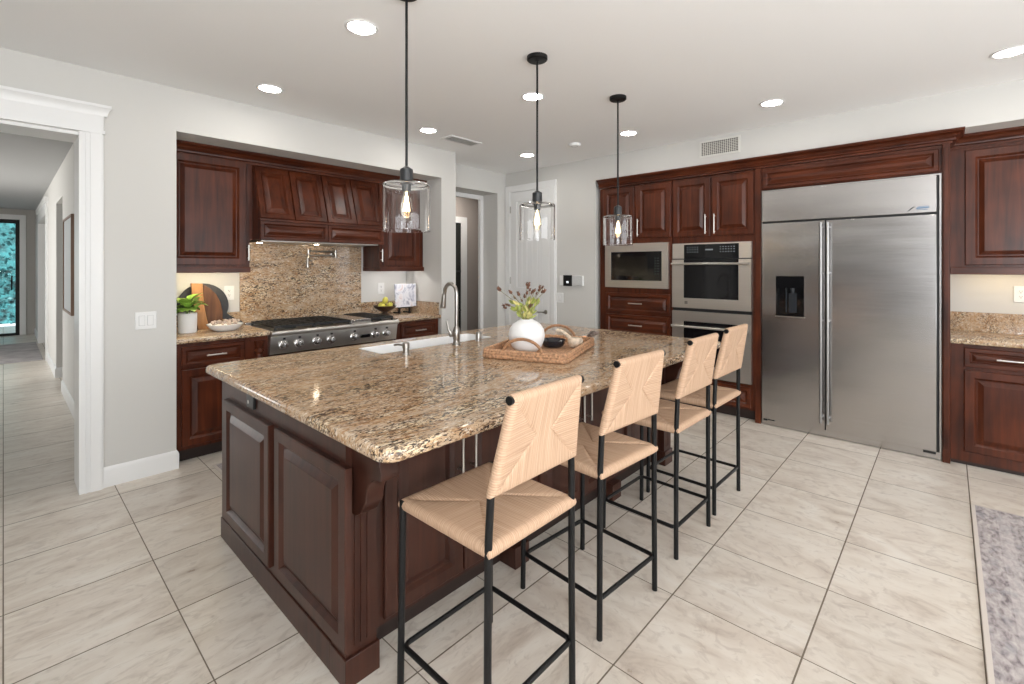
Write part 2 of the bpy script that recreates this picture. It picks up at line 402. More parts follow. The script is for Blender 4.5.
# walls behind the camera, with the windows that light the room
m = MB(); m.box(-3.4, -.5, -4.6, -4.45, 0, CZ); m.box(4.3, XB, -4.6, -4.45, 0, CZ); m.box(-.5, 4.3, -4.6, -4.45, 0, .65); m.box(-.5, 4.3, -4.6, -4.45, 2.45, CZ)
struct('wall_back', m, WALL)
m = MB(); m.box(-3.4, -3.25, -4.6, -4.2, 0, CZ); m.box(-3.4, -3.25, -.8, -.3, 0, CZ); m.box(-3.4, -3.25, 4.0, 4.3, 0, CZ); m.box(-3.4, -3.25, -.3, 4.0, 2.05, CZ); m.box(-3.4, -3.25, -4.2, -.8, 0, .5); m.box(-3.4, -3.25, -4.2, -.8, 2.5, CZ)
struct('wall_left', m, WALL)
m = MB(); m.box(-7.1, -7.0, -.9, 4.6, 0, CZ); m.box(-7.0, -3.4, -.9, -.8, 0, CZ); m.box(-7.0, -3.4, 4.5, 4.6, 0, CZ); m.box(-7.0, -3.4, -.8, 4.5, CZ, CZ+.1)  # invented unseen room and opening, dark to deepen the refrigerator's reflection
struct('wall_added_dark_room', m, pbr('dark_reflection_paint', (.22, .205, .20), .85))
m = MB()
for x in (-.5, .7, 1.9, 3.1, 4.26): m.box(x, x+.05, -4.52, -4.46, .65, 2.45)
for z in (.65, 2.4): m.box(-.5, 4.3, -4.52, -4.46, z, z+.05)
struct('window_1', m, TRIM)
m = MB()
for y in (-4.2, -3.08, -1.96, -.85): m.box(-3.36, -3.28, y, y+.05, .5, 2.5)
for z in (.5, 2.45): m.box(-3.36, -3.28, -4.2, -.8, z, z+.05)
struct('window_2', m, TRIM)
# back passage seen through the opening
PA = 4.79; PY_ = 5.53
m = MB(); m.box(3.0, 5.6, 5.53, 5.63, 0, HZ); m.box(5.5, 5.6, 4.75, 5.53, 0, HZ); m.box(3.0, 3.1, 4.78, 5.53, 0, HZ); m.box(4.82, 5.5, 4.60, 4.75, 0, HZ)
struct('wall_passage', m, pbr('taupe_passage_paint', (.36, .32, .295), .85))
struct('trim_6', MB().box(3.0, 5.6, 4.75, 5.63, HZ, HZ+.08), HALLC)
m = MB(); m.box(PA, PA+.12, 5.50, 5.53, 0, 2.2); m.box(PA-1., PA+.12, 5.50, 5.53, 2.11, 2.2)
struct('trim_1', m, TRIM)
m = MB(); m.box(PA-.9, PA-.005, 5.505, 5.53, 0.01, 2.1)
dr = m.build('door_2', pbr('dark_passage_door', (.03, .032, .03), .25)); tag(dr, 'dark door at the end of the back passage', None, None, 'structure')
m = MB()
for z in (.75, 1.35): m.box(PA-.9, PA-.005, 5.50, 5.508, z, z+.03)
m.build('door_rail', BLKP, dr)
m = MB()
m.box(4.46, 4.515, 4.72, 4.765, 0, 2.40); m.box(3.42, 4.515, 4.72, 4.765, 2.36, 2.415)
struct('trim_2', m, TRIM)
# hall doorway casing
m = MB()
m.sweep([(.335, YW+.27), (.335, YW)], [(-.0, 0), (.012, 0), (.012, 2.28), (-.0, 2.28)])
m.box(.323, .440, YW-.022, YW, 0, 2.30); m.box(.352, .358, YW-.030, YW-.02, 0, 2.29); m.box(.375, .432, YW-.032, YW-.02, 0, 2.29)
m.box(-1.5, .440, YW-.022, YW, 2.30, 2.42); m.box(-1.5, .446, YW-.034, YW, 2.285, 2.305)
m.sweep([(-1.5, YW), (.434, YW), (.434, YW+.001)], [(0, 2.40), (.024, 2.40), (.028, 2.42), (.038, 2.448), (.044, 2.453), (.044, 2.47), (0, 2.47)])
m.box(-1.4, .335, YW-.001, YW+.272, 2.262, 2.28)
struct('trim_3', m, TRIM, 'white casing with a flat header around the hall doorway')
BBP = [(0, 0), (.014, 0), (.014, .105), (.010, .118), (.004, .128), (0, .13)]
m = MB(); m.sweep([(.44, YW), (.835, YW), (.835, YW+.12)], BBP)
struct('baseboard_left', m, TRIM, 'white baseboard beside the hall doorway')
m = MB(); m.sweep([(XW, 3.45), (XW, 3.01)], BBP)
struct('baseboard_right', m, TRIM)
# hall
m = MB()
m.box(.466, .60, YW+.27, 7.50, 0, HZ); m.box(.466, .60, 7.50, 8.45, 2.25, HZ); m.box(.466, .60, 8.45, 10.1, 0, HZ)
m.box(.466, .60, 10.1, 12.6, 2.32, HZ); m.box(.466, .60, 12.6, 14.3, 0, HZ); m.box(1.9, 2.0, 4.8, 14.4, 0, HZ)
struct('wall_hall_right', m, WALL)
m = MB(); m.box(-2.1, -1.4, 14.3, 14.42, 0, HZ); m.box(.235, 2.0, 14.3, 14.42, 0, HZ); m.box(-1.4, .235, 14.3, 14.42, 2.42, HZ)
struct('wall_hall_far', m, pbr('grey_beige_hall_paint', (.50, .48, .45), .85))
m = MB(); m.box(-2.1, -2.0, YW+.27, 7.5, 0, HZ); m.box(-2.1, -2.0, 10.5, 14.4, 0, HZ); m.box(-2.1, -2.0, 7.5, 10.5, 0, .65); m.box(-2.1, -2.0, 7.5, 10.5, 2.35, HZ)
struct('wall_hall_left', m, WALL)
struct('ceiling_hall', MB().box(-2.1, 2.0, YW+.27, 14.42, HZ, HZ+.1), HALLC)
m = MB(); m.sweep([(.466, 7.5), (.466, YW+.27)], BBP); m.sweep([(.466, 10.1), (.466, 8.45), (.60, 8.45)], BBP); m.sweep([(.466, 14.3), (.466, 12.6)], BBP)
struct('baseboard_hall', m, TRIM)
m = MB(); m.box(.44, .62, 10.1, 10.22, 0, 2.30); m.box(.44, .62, 12.5, 12.6, 0, 2.30); m.box(.44, .62, 10.1, 12.6, 2.24, 2.42); m.box(.42, .62, 10.05, 12.65, 2.42, 2.50)
struct('trim_4', m, TRIM)
m = MB(); m.box(.235, .325, 14.27, 14.31, 0, 2.42); m.box(-1.5, .325, 14.27, 14.31, 2.42, 2.52)
struct('trim_5', m, TRIM)
m = MB()
m.box(.175, .235, 14.31, 14.38, 0, 2.42); m.box(-.70, -.62, 14.31, 14.38, 0, 2.42); m.box(-1.4, .235, 14.31, 14.38, 2.34, 2.42); m.box(-1.4, .235, 14.31, 14.38, 0, .05)
d1 = m.build('door_1', BLKM); tag(d1, 'black-framed glass door at the far end of the hall', None, None, 'structure')
MB().box(-1.4, .20, 14.34, 14.35, .05, 2.36).build('door_pane', PANE, d1)
MB().cyl((.12, 14.30, .95), (.12, 14.30, 1.25), .012).build('door_handle', BLKM, d1)
# outside the far door
struct('path', MB().box(-4, 4, 14.45, 19, -.08, -.01), pbr('pale_concrete', (.62, .62, .62), .9), 'pale path outside the glass door')
m = MB()
for i in range(2200):
    c = Vector((random.uniform(-4, 3), 17.4 + random.uniform(-.35, .1), random.uniform(0, 4.0)))
    rot = Matrix.Rotation(random.uniform(0, 6.28), 3, 'Z') @ Matrix.Rotation(random.uniform(-1, 1), 3, 'X')
    a = random.uniform(.06, .13)
    pts = [rot @ Vector(p) * a for p in ((-.5, 0, 0), (0, -.1, .35), (.5, 0, 0), (0, .1, -.35))]
    m.face([c + p for p in pts])
m.box(-4, 3, 17.5, 17.8, 0, 4)
hd = m.build('hedge_foliage', pbr('teal_green_leaves', (.020, .105, .108), .6, noise=.85, nscale=7)); tag(hd, 'dense blue-green hedge outside the far glass door', 'hedge', None, 'stuff')
# hall picture
t = thing('picture_frame', 'tall framed canvas with a brown frame on the hall wall', 'picture', (.45, 6.28, 1.45))
m = MB(); y0, y1, z0, z1 = 5.85, 6.72, .985, 1.915
m.box(.418, .466, y0, y0+.02, z0, z1); m.box(.418, .466, y1-.02, y1, z0, z1); m.box(.418, .466, y0, y1, z0, z0+.02); m.box(.418, .466, y0, y1, z1-.02, z1)
m.build('frame', pbr('walnut_frame', (.20, .115, .07), .5), t)
MB().box(.428, .46, y0+.02, y1-.02, z0+.02, z1-.02).build('canvas', pbr('pale_canvas', (.62, .64, .66), .8), t)
# ------------------------------------------------------------------ ceiling fixtures
def can_light(loc):
    t = thing('recessed_ceiling_light', '', 'ceiling light', loc, 0, 'recessed lights in the kitchen ceiling')
    x, y, z = loc
    MB().lathe([(.068, -.002), (.072, -.006), (.084, -.006), (.090, 0), (.068, 0)], loc, n=40, cap0=False, cap1=False).build('trim_ring', TRIM, t)
    MB().lathe([(.068, -.003), (.03, -.0035), (0, -.0035)], loc, n=40, cap0=False, cap1=False).build('lens', CAN, t)
    return t
cl = can_light((1.29, 2.28, CZ))
CL = [((1.29, 2.28), 'largest recessed ceiling light, left of the first pendant rod'), ((1.29, 3.54), 'recessed ceiling light above the left wall cabinet'),
      ((2.68, 3.54), 'recessed ceiling light between the first pendant and the ceiling vent'), ((2.68, 2.27), 'recessed ceiling light just left of the second pendant rod, near its top'),
      ((4.035, 3.50), 'recessed ceiling light in front of the white plank door, beside the second pendant rod'), ((4.03, 2.225), 'recessed ceiling light just right of the last pendant rod'),
      ((4.04, 1.0), 'recessed ceiling light in front of the wall grille, above the refrigerator'), ((4.04, -.27), 'recessed ceiling light above the right-hand wall cabinet')]
for i, ((x, y), lb) in enumerate(CL):
    o = cl if i == 0 else copy_tree(cl)
    o.location = (x, y, CZ); o['label'] = lb
# pendants
def pendant(x, y):
    t = thing('pendant_light', '', 'pendant lamp', (x, y, CZ), 0, 'glass pendants over the island')
    MB().lathe([(.062, 0), (.062, -.02), (.055, -.026), (.012, -.028), (.010, -.03)], (x, y, CZ), n=32).build('canopy', BLKM, t)
    MB().cyl((x, y, CZ-.02), (x, y, 1.885), .0062, n=12).build('rod', BLKM, t)
    MB().lathe([(.0065, 1.892), (.018, 1.884), (.029, 1.877), (.030, 1.815), (.026, 1.812), (.022, 1.808), (.019, 1.775), (.015, 1.775)], (x, y, 0), n=28).build('socket', pbr('black_socket', (.014, .015, .017), .35), t)
    m = MB(); r, h0, h1, th = .108, 1.593, 1.812, .0022
    m.lathe([(.030, h1-.001), (r-.012, h1), (r-.004, h1-.003), (r-.001, h1-.008), (r, h1-.013), (r, h1-.018), (r, h1-.024), (r, h0+.006), (r, h0+.003), (r-.001, h0), (r-th, h0), (r-th, h0+.003), (r-th, h0+.006), (r-th, h1-.024), (r-th, h1-.018), (r-th, h1-.014), (r-th-.010, h1-th-.001), (.030, h1-th)], (x, y, 0), n=56, closed=True)
    m.build('glass_shade', GLASS, t)
    bl = MB().lathe([(.012, 1.775), (.014, 1.765), (.021, 1.735), (.027, 1.70), (.026, 1.680), (.018, 1.662), (.008, 1.655), (0, 1.654)], (x, y, 0), n=24).build('bulb', glass('bulb_glass', (1, .93, .8), 0, 1.08), t)
    m = MB()
    for k in range(6):
        a = k*math.pi/3
        m.cyl((x+.004*math.cos(a), y+.004*math.sin(a), 1.755), (x+.014*math.cos(a), y+.014*math.sin(a), 1.685), .0022, n=6)
    m.cyl((x, y, 1.772), (x, y, 1.70), .0035, n=6)
    m.build('filament', BULB, bl)
    return t
pd = pendant(1.255, 1.82)
PD = [(1.255, 1.82, 'nearest black-rod glass pendant over the island, in front of the cooking alcove'), (2.19, 1.82, 'middle black-rod glass pendant, in front of the white plank door'), (3.12, 1.81, 'farthest black-rod glass pendant, in front of the microwave cabinet')]
for i, (x, y, lb) in enumerate(PD):
    o = pd if i == 0 else copy_tree(pd)
    o.location = (x, y, CZ); o['label'] = lb
# ceiling vent, wall grille, smoke detector
t = thing('ceiling_vent', 'white slatted air vent in the ceiling beyond the first pendant', 'air vent', (3.13, 3.585, CZ))
m = MB(); x0, x1, y0, y1 = 2.93, 3.33, 3.50, 3.67
for a in ((x0, x1, y0, y0+.025), (x0, x1, y1-.025, y1), (x0, x0+.025, y0, y1), (x1-.025, x1, y0, y1)): m.box(*a, CZ-.008, CZ)
m.build('frame', TRIM, t)
MB().box(x0+.02, x1-.02, y0+.02, y1-.02, CZ-.002, CZ).build('duct', pbr('vent_dark', (.20, .19, .17), .8), t)
m = MB()
for k in range(7):
    y = y0+.034+k*.017; m.obox((x0+.025, y, CZ-.009), (x1-x0-.05, 0, 0), (0, .010, .006), (0, .0012, -.002))
m.build('slats', pbr('vent_slat', (.55, .54, .51), .5), t)
t = thing('wall_grille', 'beige louvred air return grille high on the wall above the double oven', 'air vent', (XW, 1.61, 2.51))
m = MB(); y0, y1, z0, z1 = 1.425, 1.80, 2.505, 2.665
for a in ((y0, y1, z0, z0+.018), (y0, y1, z1-.018, z1), (y0, y0+.018, z0, z1), (y1-.018, y1, z0, z1)): m.box(XW-.010, XW, *a)
m.build('frame', pbr('grille_frame', (.68, .67, .63), .5), t)
MB().box(XW-.002, XW, y0+.01, y1-.01, z0+.01, z1-.01).build('duct', pbr('grille_dark', (.05, .048, .045), .8), t)
m = MB()
for k in range(1, 18): y = y0+.018+k*(y1-y0-.036)/18; m.box(XW-.008, XW-.003, y-.0024, y+.0024, z0+.015, z1-.015)
for k in range(1, 8): z = z0+.018+k*(z1-z0-.036)/8; m.box(XW-.007, XW-.004, y0+.015, y1-.015, z-.0024, z+.0024)
m.build('louvres', pbr('grille_bars', (.62, .60, .55), .5), t)
t = thing('smoke_detector', 'small round white detector on the ceiling near the last pendant', 'smoke detector', (4.01, 2.83, CZ))
MB().lathe([(.062, 0), (.062, -.010), (.054, -.022), (.02, -.026), (0, -.026)], (4.01, 2.83, CZ), n=32).build('housing', CEIL, t)
MB().lathe([(.030, -.0255), (.032, -.0275), (.034, -.0255)], (4.01, 2.83, CZ), n=32, cap0=False, cap1=False).build('sensor_ring', GRYP, t)
# ------------------------------------------------------------------ plank door and wall devices
m = MB()
yL, yR, zT = 4.335, 3.675, 2.43      # door leaf on the refrigerator wall
for a in ((3.575, yR), (yL, 4.437)): m.box(XW-.020, XW, a[0], a[1], 0, 2.52); m.box(XW-.028, XW, a[0]+.015, a[1]-.04, 0, 2.44)
m.box(XW-.020, XW, 3.575, 4.437, zT+.004, 2.52)
struct('trim_7', m, TRIM, 'white casing around the plank door')
m = MB(); m.box(XW-.012, XW, yR+.003, yL-.003, .008, zT)
for a in ((yR+.003, yR+.11), (yL-.11, yL-.003)): m.box(XW-.022, XW-.01, a[0], a[1], .008, zT)
for z in ((.008, .20), (1.02, 1.16), (zT-.13, zT)): m.box(XW-.022, XW-.01, yR+.003, yL-.003, *z)
for k in range(5):
    a = yR+.115+k*.0872; m.box(XW-.016, XW-.01, a, a+.080, .20, 1.02); m.box(XW-.016, XW-.01, a, a+.080, 1.16, zT-.13)
dr = m.build('door_3', TRIM, None, .003); tag(dr, 'white plank-panelled door with a nickel lever in the far corner', None, None, 'structure')
m = MB(); m.lathe([(.028, 0), (.028, .006), (.022, .010), (.010, .012), (.010, .05), (.012, .055), (0, .056)], (XW-.02, 3.73, .86), (-1, 0, 0), 24)
m.tube([(XW-.068, 3.73, .86), (XW-.070, 3.76, .862), (XW-.068, 3.80, .858), (XW-.064, 3.84, .858)], .008)
m.build('door_handle', NICKD, dr)
for z in (2.20, 1.25, .3): MB().cyl((XW-.026, yL+.002, z-.045), (XW-.026, yL+.002, z+.045), .007, n=10).build('hinge', NICKD, dr)
t = thing('alarm_keypad', 'white alarm panel with a black screen on the wall right of the plank door', 'alarm panel', (XW, 3.35, 1.2))
MB().box(XW-.022, XW, 3.17, 3.515, 1.205, 1.325).build('housing', WHP, t, .006)
MB().box(XW-.026, XW-.02, 3.325, 3.455, 1.20, 1.33).build('screen', BLKG, t, .003)
m = MB(); m.box(XW-.0275, XW-.0255, 3.375, 3.405, 1.235, 1.258)
m.build('screen_icon', emit('screen_icon_white', (.8, .85, .9), .8), t)
m = MB()
for k in range(9): m.box(XW-.024, XW-.021, 3.18, 3.32, 1.212+k*.0125, 1.217+k*.0125)
m.build('speaker_grille', GRYP, t)
def plate(name, label, cat, O, U, w, h, kind='switch', gangs=1):
    O, U = Vector(O), Vector(U); N = U.cross(Z)
    t = thing(name, label, cat, O)
    MB().obox(O-U*w/2-Z*h/2, U*w, Z*h, N*.007).build('plate', WHP, t, .003)
    for g in range(gangs):
        c = O + U*(g-(gangs-1)/2)*.046 + N*.006
        if kind == 'switch':
            MB().obox(c-U*.017-Z*.034, U*.034, Z*.068, N*.0015).build('switch_frame', GRYP, t)
            MB().obox(c-U*.015-Z*.032, U*.03, Z*.064, N*.005).build('rocker', WHP, t, .002)
        else:
            for s_ in (-1, 1):
                q = c + Z*s_*.020
                so = MB().obox(q-U*.016-Z*.015, U*.032, Z*.030, N*.003).build('socket', WHP, t, .003)
                mm = MB()
                for a in (-.006, .006): mm.obox(q+U*a-U*.0012-Z*.002+N*.003, U*.0024, Z*.010, N*.0006)
                mm.cyl(q-Z*.008+N*.003, q-Z*.008+N*.0036, .003, n=10); mm.build('slots', BLKP, so)
    return t
plate('light_switch', 'white two-gang rocker switch beside the hall doorway', 'light switch', (.662, YW, 1.065), X, .118, .118, 'switch', 2)
plate('light_switch', 'white blank-looking switch plate below the alarm panel', 'light switch', (XW, 3.52, 1.05), -Y, .10, .12, 'switch', 1)
plate('power_outlet', 'white double outlet behind the black round board', 'outlet', (1.36, YB, 1.20), X, .08, .125, 'socket', 1)
plate('power_outlet', 'white outlet left of the small blue and white print', 'outlet', (2.885, YB, 1.19), X, .08, .125, 'socket', 1)
plate('power_outlet', 'white outlet above the counter right of the refrigerator', 'outlet', (XB, -.435, 1.22), -Y, .125, .125, 'socket', 2)
# ------------------------------------------------------------------ cooking alcove
UF = 4.35; CF = 4.075          # wall cabinet face, base cabinet face
def cab(name, label, loc, cat='cabinet'): return thing(name, label, cat, loc)
# left base cabinet
t = cab('base_cabinet', 'cherry base cabinet left of the rangetop, under the potted plant', (1.15, 4.37, 0))
m = MB(); m.box(.838, 1.468, CF, YB, .10, .8735); m.build('body', WD, t)
MB().box(.838, 1.472, CF+.07, YB, 0, .10).build('toe_kick', TOE, t)
o = MB().door((.875, CF, .695), X, Z, .415, .155, fw=.035).build('drawer', WDX, t); MB().bar_pull((1.09, CF-.02, .775), X, -Y, .13).build('handle', NICK, o)
o = MB().door((.875, CF, .125), X, Z, .415, .555).build('door', WD, t); MB().bar_pull((1.255, CF-.02, .58), Z, -Y, .13).build('handle', NICK, o)
m = MB(); m.box(1.33, 1.462, CF-.012, CF, .10, .17); m.box(1.33, 1.462, CF-.012, CF, .84, .8735)
m.lathe([(.030, .17), (.036, .19), (.030, .21), (.036, .24), (.026, .28), (.033, .45), (.038, .60), (.030, .70), (.022, .73), (.040, .755), (.022, .78), (.034, .80), (.040, .84)], (1.40, CF-.002, 0), n=20)
m.build('turned_post', WD, t)
# cabinet under the rangetop
t = cab('base_cabinet', 'wide cherry base cabinet under the rangetop', (2.08, 4.37, 0))
MB().box(1.474, 2.664, CF, YB, .10, .70).build('body', WD, t); MB().box(1.474, 2.664, CF+.07, YB, 0, .10).build('toe_kick', TOE, t)
for k in range(2):
    o = MB().door((1.49+k*.586, CF, .125), X, Z, .580, .555).build('door', WD, t); MB().bar_pull((2.05+k*.075-.01, CF-.02, .58), Z, -Y, .13).build('handle', NICK, o)
# right base cabinet
t = cab('base_cabinet', 'cherry base cabinet right of the rangetop, behind the island faucet', (2.95, 4.37, 0))
MB().box(2.672, 3.218, CF, YB, .10, .8735).build('body', WD, t); MB().box(2.672, 3.218, CF+.07, YB, 0, .10).build('toe_kick', TOE, t)
o = MB().door((2.735, CF, .695), X, Z, .44, .155, fw=.035).build('drawer', WDX, t); MB().bar_pull((2.955, CF-.02, .775), X, -Y, .13).build('handle', NICK, o)
o = MB().door((2.735, CF, .125), X, Z, .44, .555).build('door', WD, t); MB().bar_pull((2.775, CF-.02, .58), Z, -Y, .13).build('handle', NICK, o)
# counters
def edge_prof(z0, z1, k=.014):
    return [(-k, z0), (-.003, z0+.006), (0, z0+.014), (0, z1-.014), (-.003, z1-.006), (-k, z1)]
def slab_front(name, label, x0, x1, y0, y1, z0, z1):
    m = MB(); h = z1-z0
    pr = [(y0+.012, z0), (y0+.003, z0+.005), (y0, z0+.014), (y0, z1-.014), (y0+.003, z1-.005), (y0+.012, z1), (y1, z1), (y1, z0)]
    m.prism([(x0, y, z) for y, z in pr], (x1-x0, 0, 0))
    o = m.build(name, GR); return tag(o, label, 'countertop')
slab_front('granite_countertop', 'brown granite counter left of the rangetop with plant and boards', .838, 1.466, 4.025, YB, .875, .915)
slab_front('granite_countertop', 'brown granite counter right of the rangetop with the fruit bowl', 2.672, 3.218, 4.025, YB, .875, .915)
t = MB().box(1.445, 2.63, YB-.022, YB-.001, .9155, 1.647).build('granite_backsplash', GRV); tag(t, 'tall speckled granite panel behind the rangetop', 'backsplash')
t = MB().box(.838, 1.44, YB-.022, YB-.001, .9155, 1.03).build('granite_upstand', GRV); tag(t, 'low granite upstand behind the potted plant and boards', 'backsplash')
m = MB(); m.box(2.635, 3.218, YB-.022, YB-.001, .9155, 1.045); m.box(3.196, 3.2185, 4.06, YB-.022, .9155, 1.045)
t = m.build('granite_upstand', GRV); tag(t, 'low granite upstand wrapping the corner behind the fruit bowl and print', 'backsplash')
# wall cabinets
def rail(mb, x0, x1, y): mb.box(x0, x1, y-.024, y+.02, 1.385, 1.425); return mb
t = cab('wall_cabinet', 'cherry wall cabinet above the potted plant', (1.14, 4.5, 1.39))
MB().box(.838, 1.420, UF, YB, 1.40, 2.33).build('body', WD, t)
o = MB().door((.850, UF, 1.445), X, Z, .540, .865, fw=.062).build('door', WD, t); MB().bar_pull((1.405, UF, 1.55), Z, -Y, .13).build('handle', NICK, o)
m = MB(); m.box(.838, 1.422, UF-.024, UF+.01, 1.385, 1.43); m.build('light_rail', WDX, t, .004)
MB().box(.92, 1.36, 4.376, 4.392, 1.391, 1.4005).build('under_cabinet_lamp', emit('warm_strip_glow', (1., .84, .56), 75.), t)
t = cab('wall_cabinet', 'cherry wall cabinet right of the hood, above the small print', (2.95, 4.5, 1.39))
MB().box(2.665, 3.218, UF, YB, 1.40, 2.33).build('body', WD, t)
o = MB().door((2.70, UF, 1.445), X, Z, .46, .865, fw=.062).build('door', WD, t); MB().bar_pull((2.682, UF, 1.55), Z, -Y, .13).build('handle', NICK, o)
m = MB(); m.box(2.661, 3.218, UF-.024, UF+.01, 1.385, 1.43); m.box(2.661, 2.69, UF, YB, 1.385, 1.43); m.build('light_rail', WDX, t, .004)
MB().box(2.76, 3.12, 4.376, 4.392, 1.393, 1.4005).build('under_cabinet_lamp', emit('white_strip_glow', (1., .95, .9), 45.), t)
# hood
t = thing('range_hood', 'cherry wood hood with four slanted panels above the rangetop', 'range hood', (2.05, 4.45, 1.65))
hx0, hx1, hy = 1.447, 2.617, 4.20
m = MB(); m.prism([(hx0, hy, 1.66), (hx0, YB, 1.66), (hx0, YB, 2.33), (hx0, UF+.02, 2.33), (hx0, hy, 1.83)], (hx1-hx0, 0, 0)); m.build('canopy', WD, t)
m = MB(); m.box(1.422, hx0, UF+.02, YB, 1.66, 2.33); m.box(hx1, 2.663, UF+.02, YB, 1.66, 2.33); m.build('side_filler', WD, t)
sv = Vector((0, UF+.02-hy, .50)); sl = sv.length; sv.normalize()
wps = [.29, .295, .295, .29]; xx = hx0
for w in wps:
    MB().door(Vector((xx+.004, hy, 1.835)), X, sv, w-.008, sl*.90, .018, fw=.052).build('panel', WD, t); xx += w
for k in range(2):
    MB().door((hx0+k*.585, hy, 1.655), X, Z, .583, .165, .02, fw=.035).build('rail', WDX, t)
m = MB(); m.box(hx0-.006, hx1+.006, hy-.034, hy+.02, 1.815, 1.835); m.build('ledge', WDX, t, .004)
MB().box(hx0+.03, hx1-.03, hy+.05, YB-.03, 1.648, 1.66).build('insert', SSX, t)
for x in (1.56, 2.08): MB().lathe([(.022, 0), (.022, -.002), (0, -.002)], (x, 4.53, 1.648), n=20).build('lamp', emit('hood_lamp_glow', (1., .82, .6), 55.), t)
CROWN = [(0, 2.30), (.012, 2.30), (.012, 2.316), (.030, 2.321), (.032, 2.332), (.026, 2.337), (.036, 2.352), (.056, 2.370), (.070, 2.374), (.074, 2.381), (.078, 2.384), (.078, 2.393), (0, 2.393)]
m = MB(); m.sweep([(.838, UF), (3.218, UF)], CROWN)
tag(m.build('crown_moulding', WDX), 'cherry crown moulding along the top of the cooking alcove', 'moulding')
# rangetop
t = thing('rangetop', 'stainless steel gas rangetop with seven knobs set in the granite', 'stove', (2.085, 4.35, .70))
rx0, rx1 = 1.470, 2.665
m = MB(); m.prism([(rx0, 4.045, .715), (rx0, YB-.03, .715), (rx0, YB-.03, .905), (rx0, 4.03, .905), (rx0, 4.02, .86)], (rx1-rx0, 0, 0)); m.build('body', SSX, t)
m = MB(); m.cyl((rx0, 4.012, .888), (rx1, 4.012, .888), .022, n=20); m.build('bullnose', SSX, t)
for x in (1.575, 1.702, 1.855, 1.982, 2.205, 2.42, 2.542):
    b = MB().lathe([(.040, 0), (.040, .006), (.034, .010), (.030, .012)], (x, 4.032, .787), (0, -1, .1), 24).build('bezel', SS, t)
    k = MB().lathe([(.026, .010), (.028, .016), (.026, .040), (.022, .046), (0, .047)], (x, 4.032, .787), (0, -1, .1), 24).build('knob', SS, t)
    MB().box(x-.005, x+.005, 3.978, 3.992, .765, .812).build('grip', SS, k, .002)
    MB().box(x-.008, x+.008, 4.012, 4.030, .832, .846).build('dial_mark', BLKP, b)
MB().box(2.27, 2.365, 4.022, 4.04, .768, .798).build('display', BLKG, t, .002)
def grate(x0, x1, y0, y1):
    m = MB(); z = .925
    for a in ((x0, x0+.016, y0, y1), (x1-.016, x1, y0, y1), (x0, x1, y0, y0+.016), (x0, x1, y1-.016, y1)): m.box(*a, z, z+.018)
    nx = 7
    for k in range(1, nx): xx = x0+(x1-x0)*k/nx; m.box(xx-.006, xx+.006, y0, y1, z+.004, z+.020)
    for f in (.25, .5, .75): yy = y0+(y1-y0)*f; m.box(x0, x1, yy-.006, yy+.006, z+.002, z+.018)
    for a in (x0, x1-.016):
        for b in (y0, y1-.016): m.box(a, a+.016, b, b+.016, .905, z)
    return m
for a in ((1.515, 1.845), (1.850, 2.180), (2.40, 2.64)):
    grate(a[0], a[1], 4.06, 4.60).build('grate', IRON, t)
    for yy in (4.19, 4.46):
        MB().lathe([(.060, .905), (.055, .915), (.036, .917), (.036, .926), (0, .927)], ((a[0]+a[1])/2, yy, 0), n=24).build('burner', IRON, t)
m = MB(); m.box(2.19, 2.395, 4.055, 4.60, .905, .938); m.build('griddle_cover', SS, t, .006)
m = MB(); m.box(rx0, rx1, 4.61, 4.655, .905, .93); m.build('rear_trim', SS, t, .004)
# pot filler
t = thing('pot_filler', 'folded nickel pot filler tap on the granite panel', 'tap', (2.31, YB-.022, 1.55))
m = MB(); m.lathe([(.034, 0), (.034, .008), (.020, .014), (.016, .05)], (2.315, YB-.022, 1.56), (0, -1, 0), 24); m.cyl((2.315, YB-.07, 1.525), (2.315, YB-.07, 1.60), .014); m.build('wall_mount', NICKD, t)
m = MB(); m.tube([(2.315, YB-.07, 1.585), (2.03, YB-.085, 1.585)], .0095); m.tube([(2.03, YB-.085, 1.60), (2.03, YB-.085, 1.53)], .013); m.build('upper_arm', NICKD, t)
m = MB(); m.tube([(2.03, YB-.085, 1.545), (2.29, YB-.11, 1.545)], .0085); m.build('lower_arm', NICKD, t)
m = MB(); m.tube([(2.03, YB-.085, 1.545), (2.01, YB-.13, 1.545), (1.99, YB-.16, 1.52), (1.985, YB-.165, 1.45), ], .010); m.lathe([(.014, 0), (.014, .03)], (1.985, YB-.165, 1.425), n=16); m.build('spout', NICKD, t)
m = MB(); m.tube([(2.03, YB-.10, 1.50), (2.03, YB-.15, 1.495)], .006); m.build('valve_lever', NICKD, t)
# potted plant
t = thing('potted_plant', 'small leafy green plant in a white cylindrical pot', 'plant', (.985, 4.39, .915))
MB().lathe([(.058, .915), (.062, .918), (.064, 1.065), (.062, 1.068), (.056, 1.066), (.055, 1.045), (0, 1.045)], (.985, 4.39, 0), n=36).build('pot', CERM, t)
MB().lathe([(.055, 1.045), (.03, 1.052), (0, 1.053)], (.985, 4.39, 0), n=20).build('soil', pbr('potting_soil', (.05, .035, .025), .9), t)
rnd = random.Random(3)
def leaf(m, base, d, up, L, wd, curl=.25):
    d = Vector(d).normalized(); side = d.cross(Vector(up)).normalized(); nrm = side.cross(d).normalized()
    prof = [(0, .08), (.2, .65), (.45, 1), (.7, .8), (.9, .35), (1, .02)]
    prev = None
    for tt, ww in prof:
        c = Vector(base) + d*L*tt - nrm*curl*L*tt*tt
        row = [m.bm.verts.new(c - side*wd*ww + nrm*wd*.25*ww), m.bm.verts.new(c), m.bm.verts.new(c + side*wd*ww + nrm*wd*.25*ww)]
        if prev:
            for k in range(2): m.bm.faces.new((prev[k], prev[k+1], row[k+1], row[k]))
        prev = row
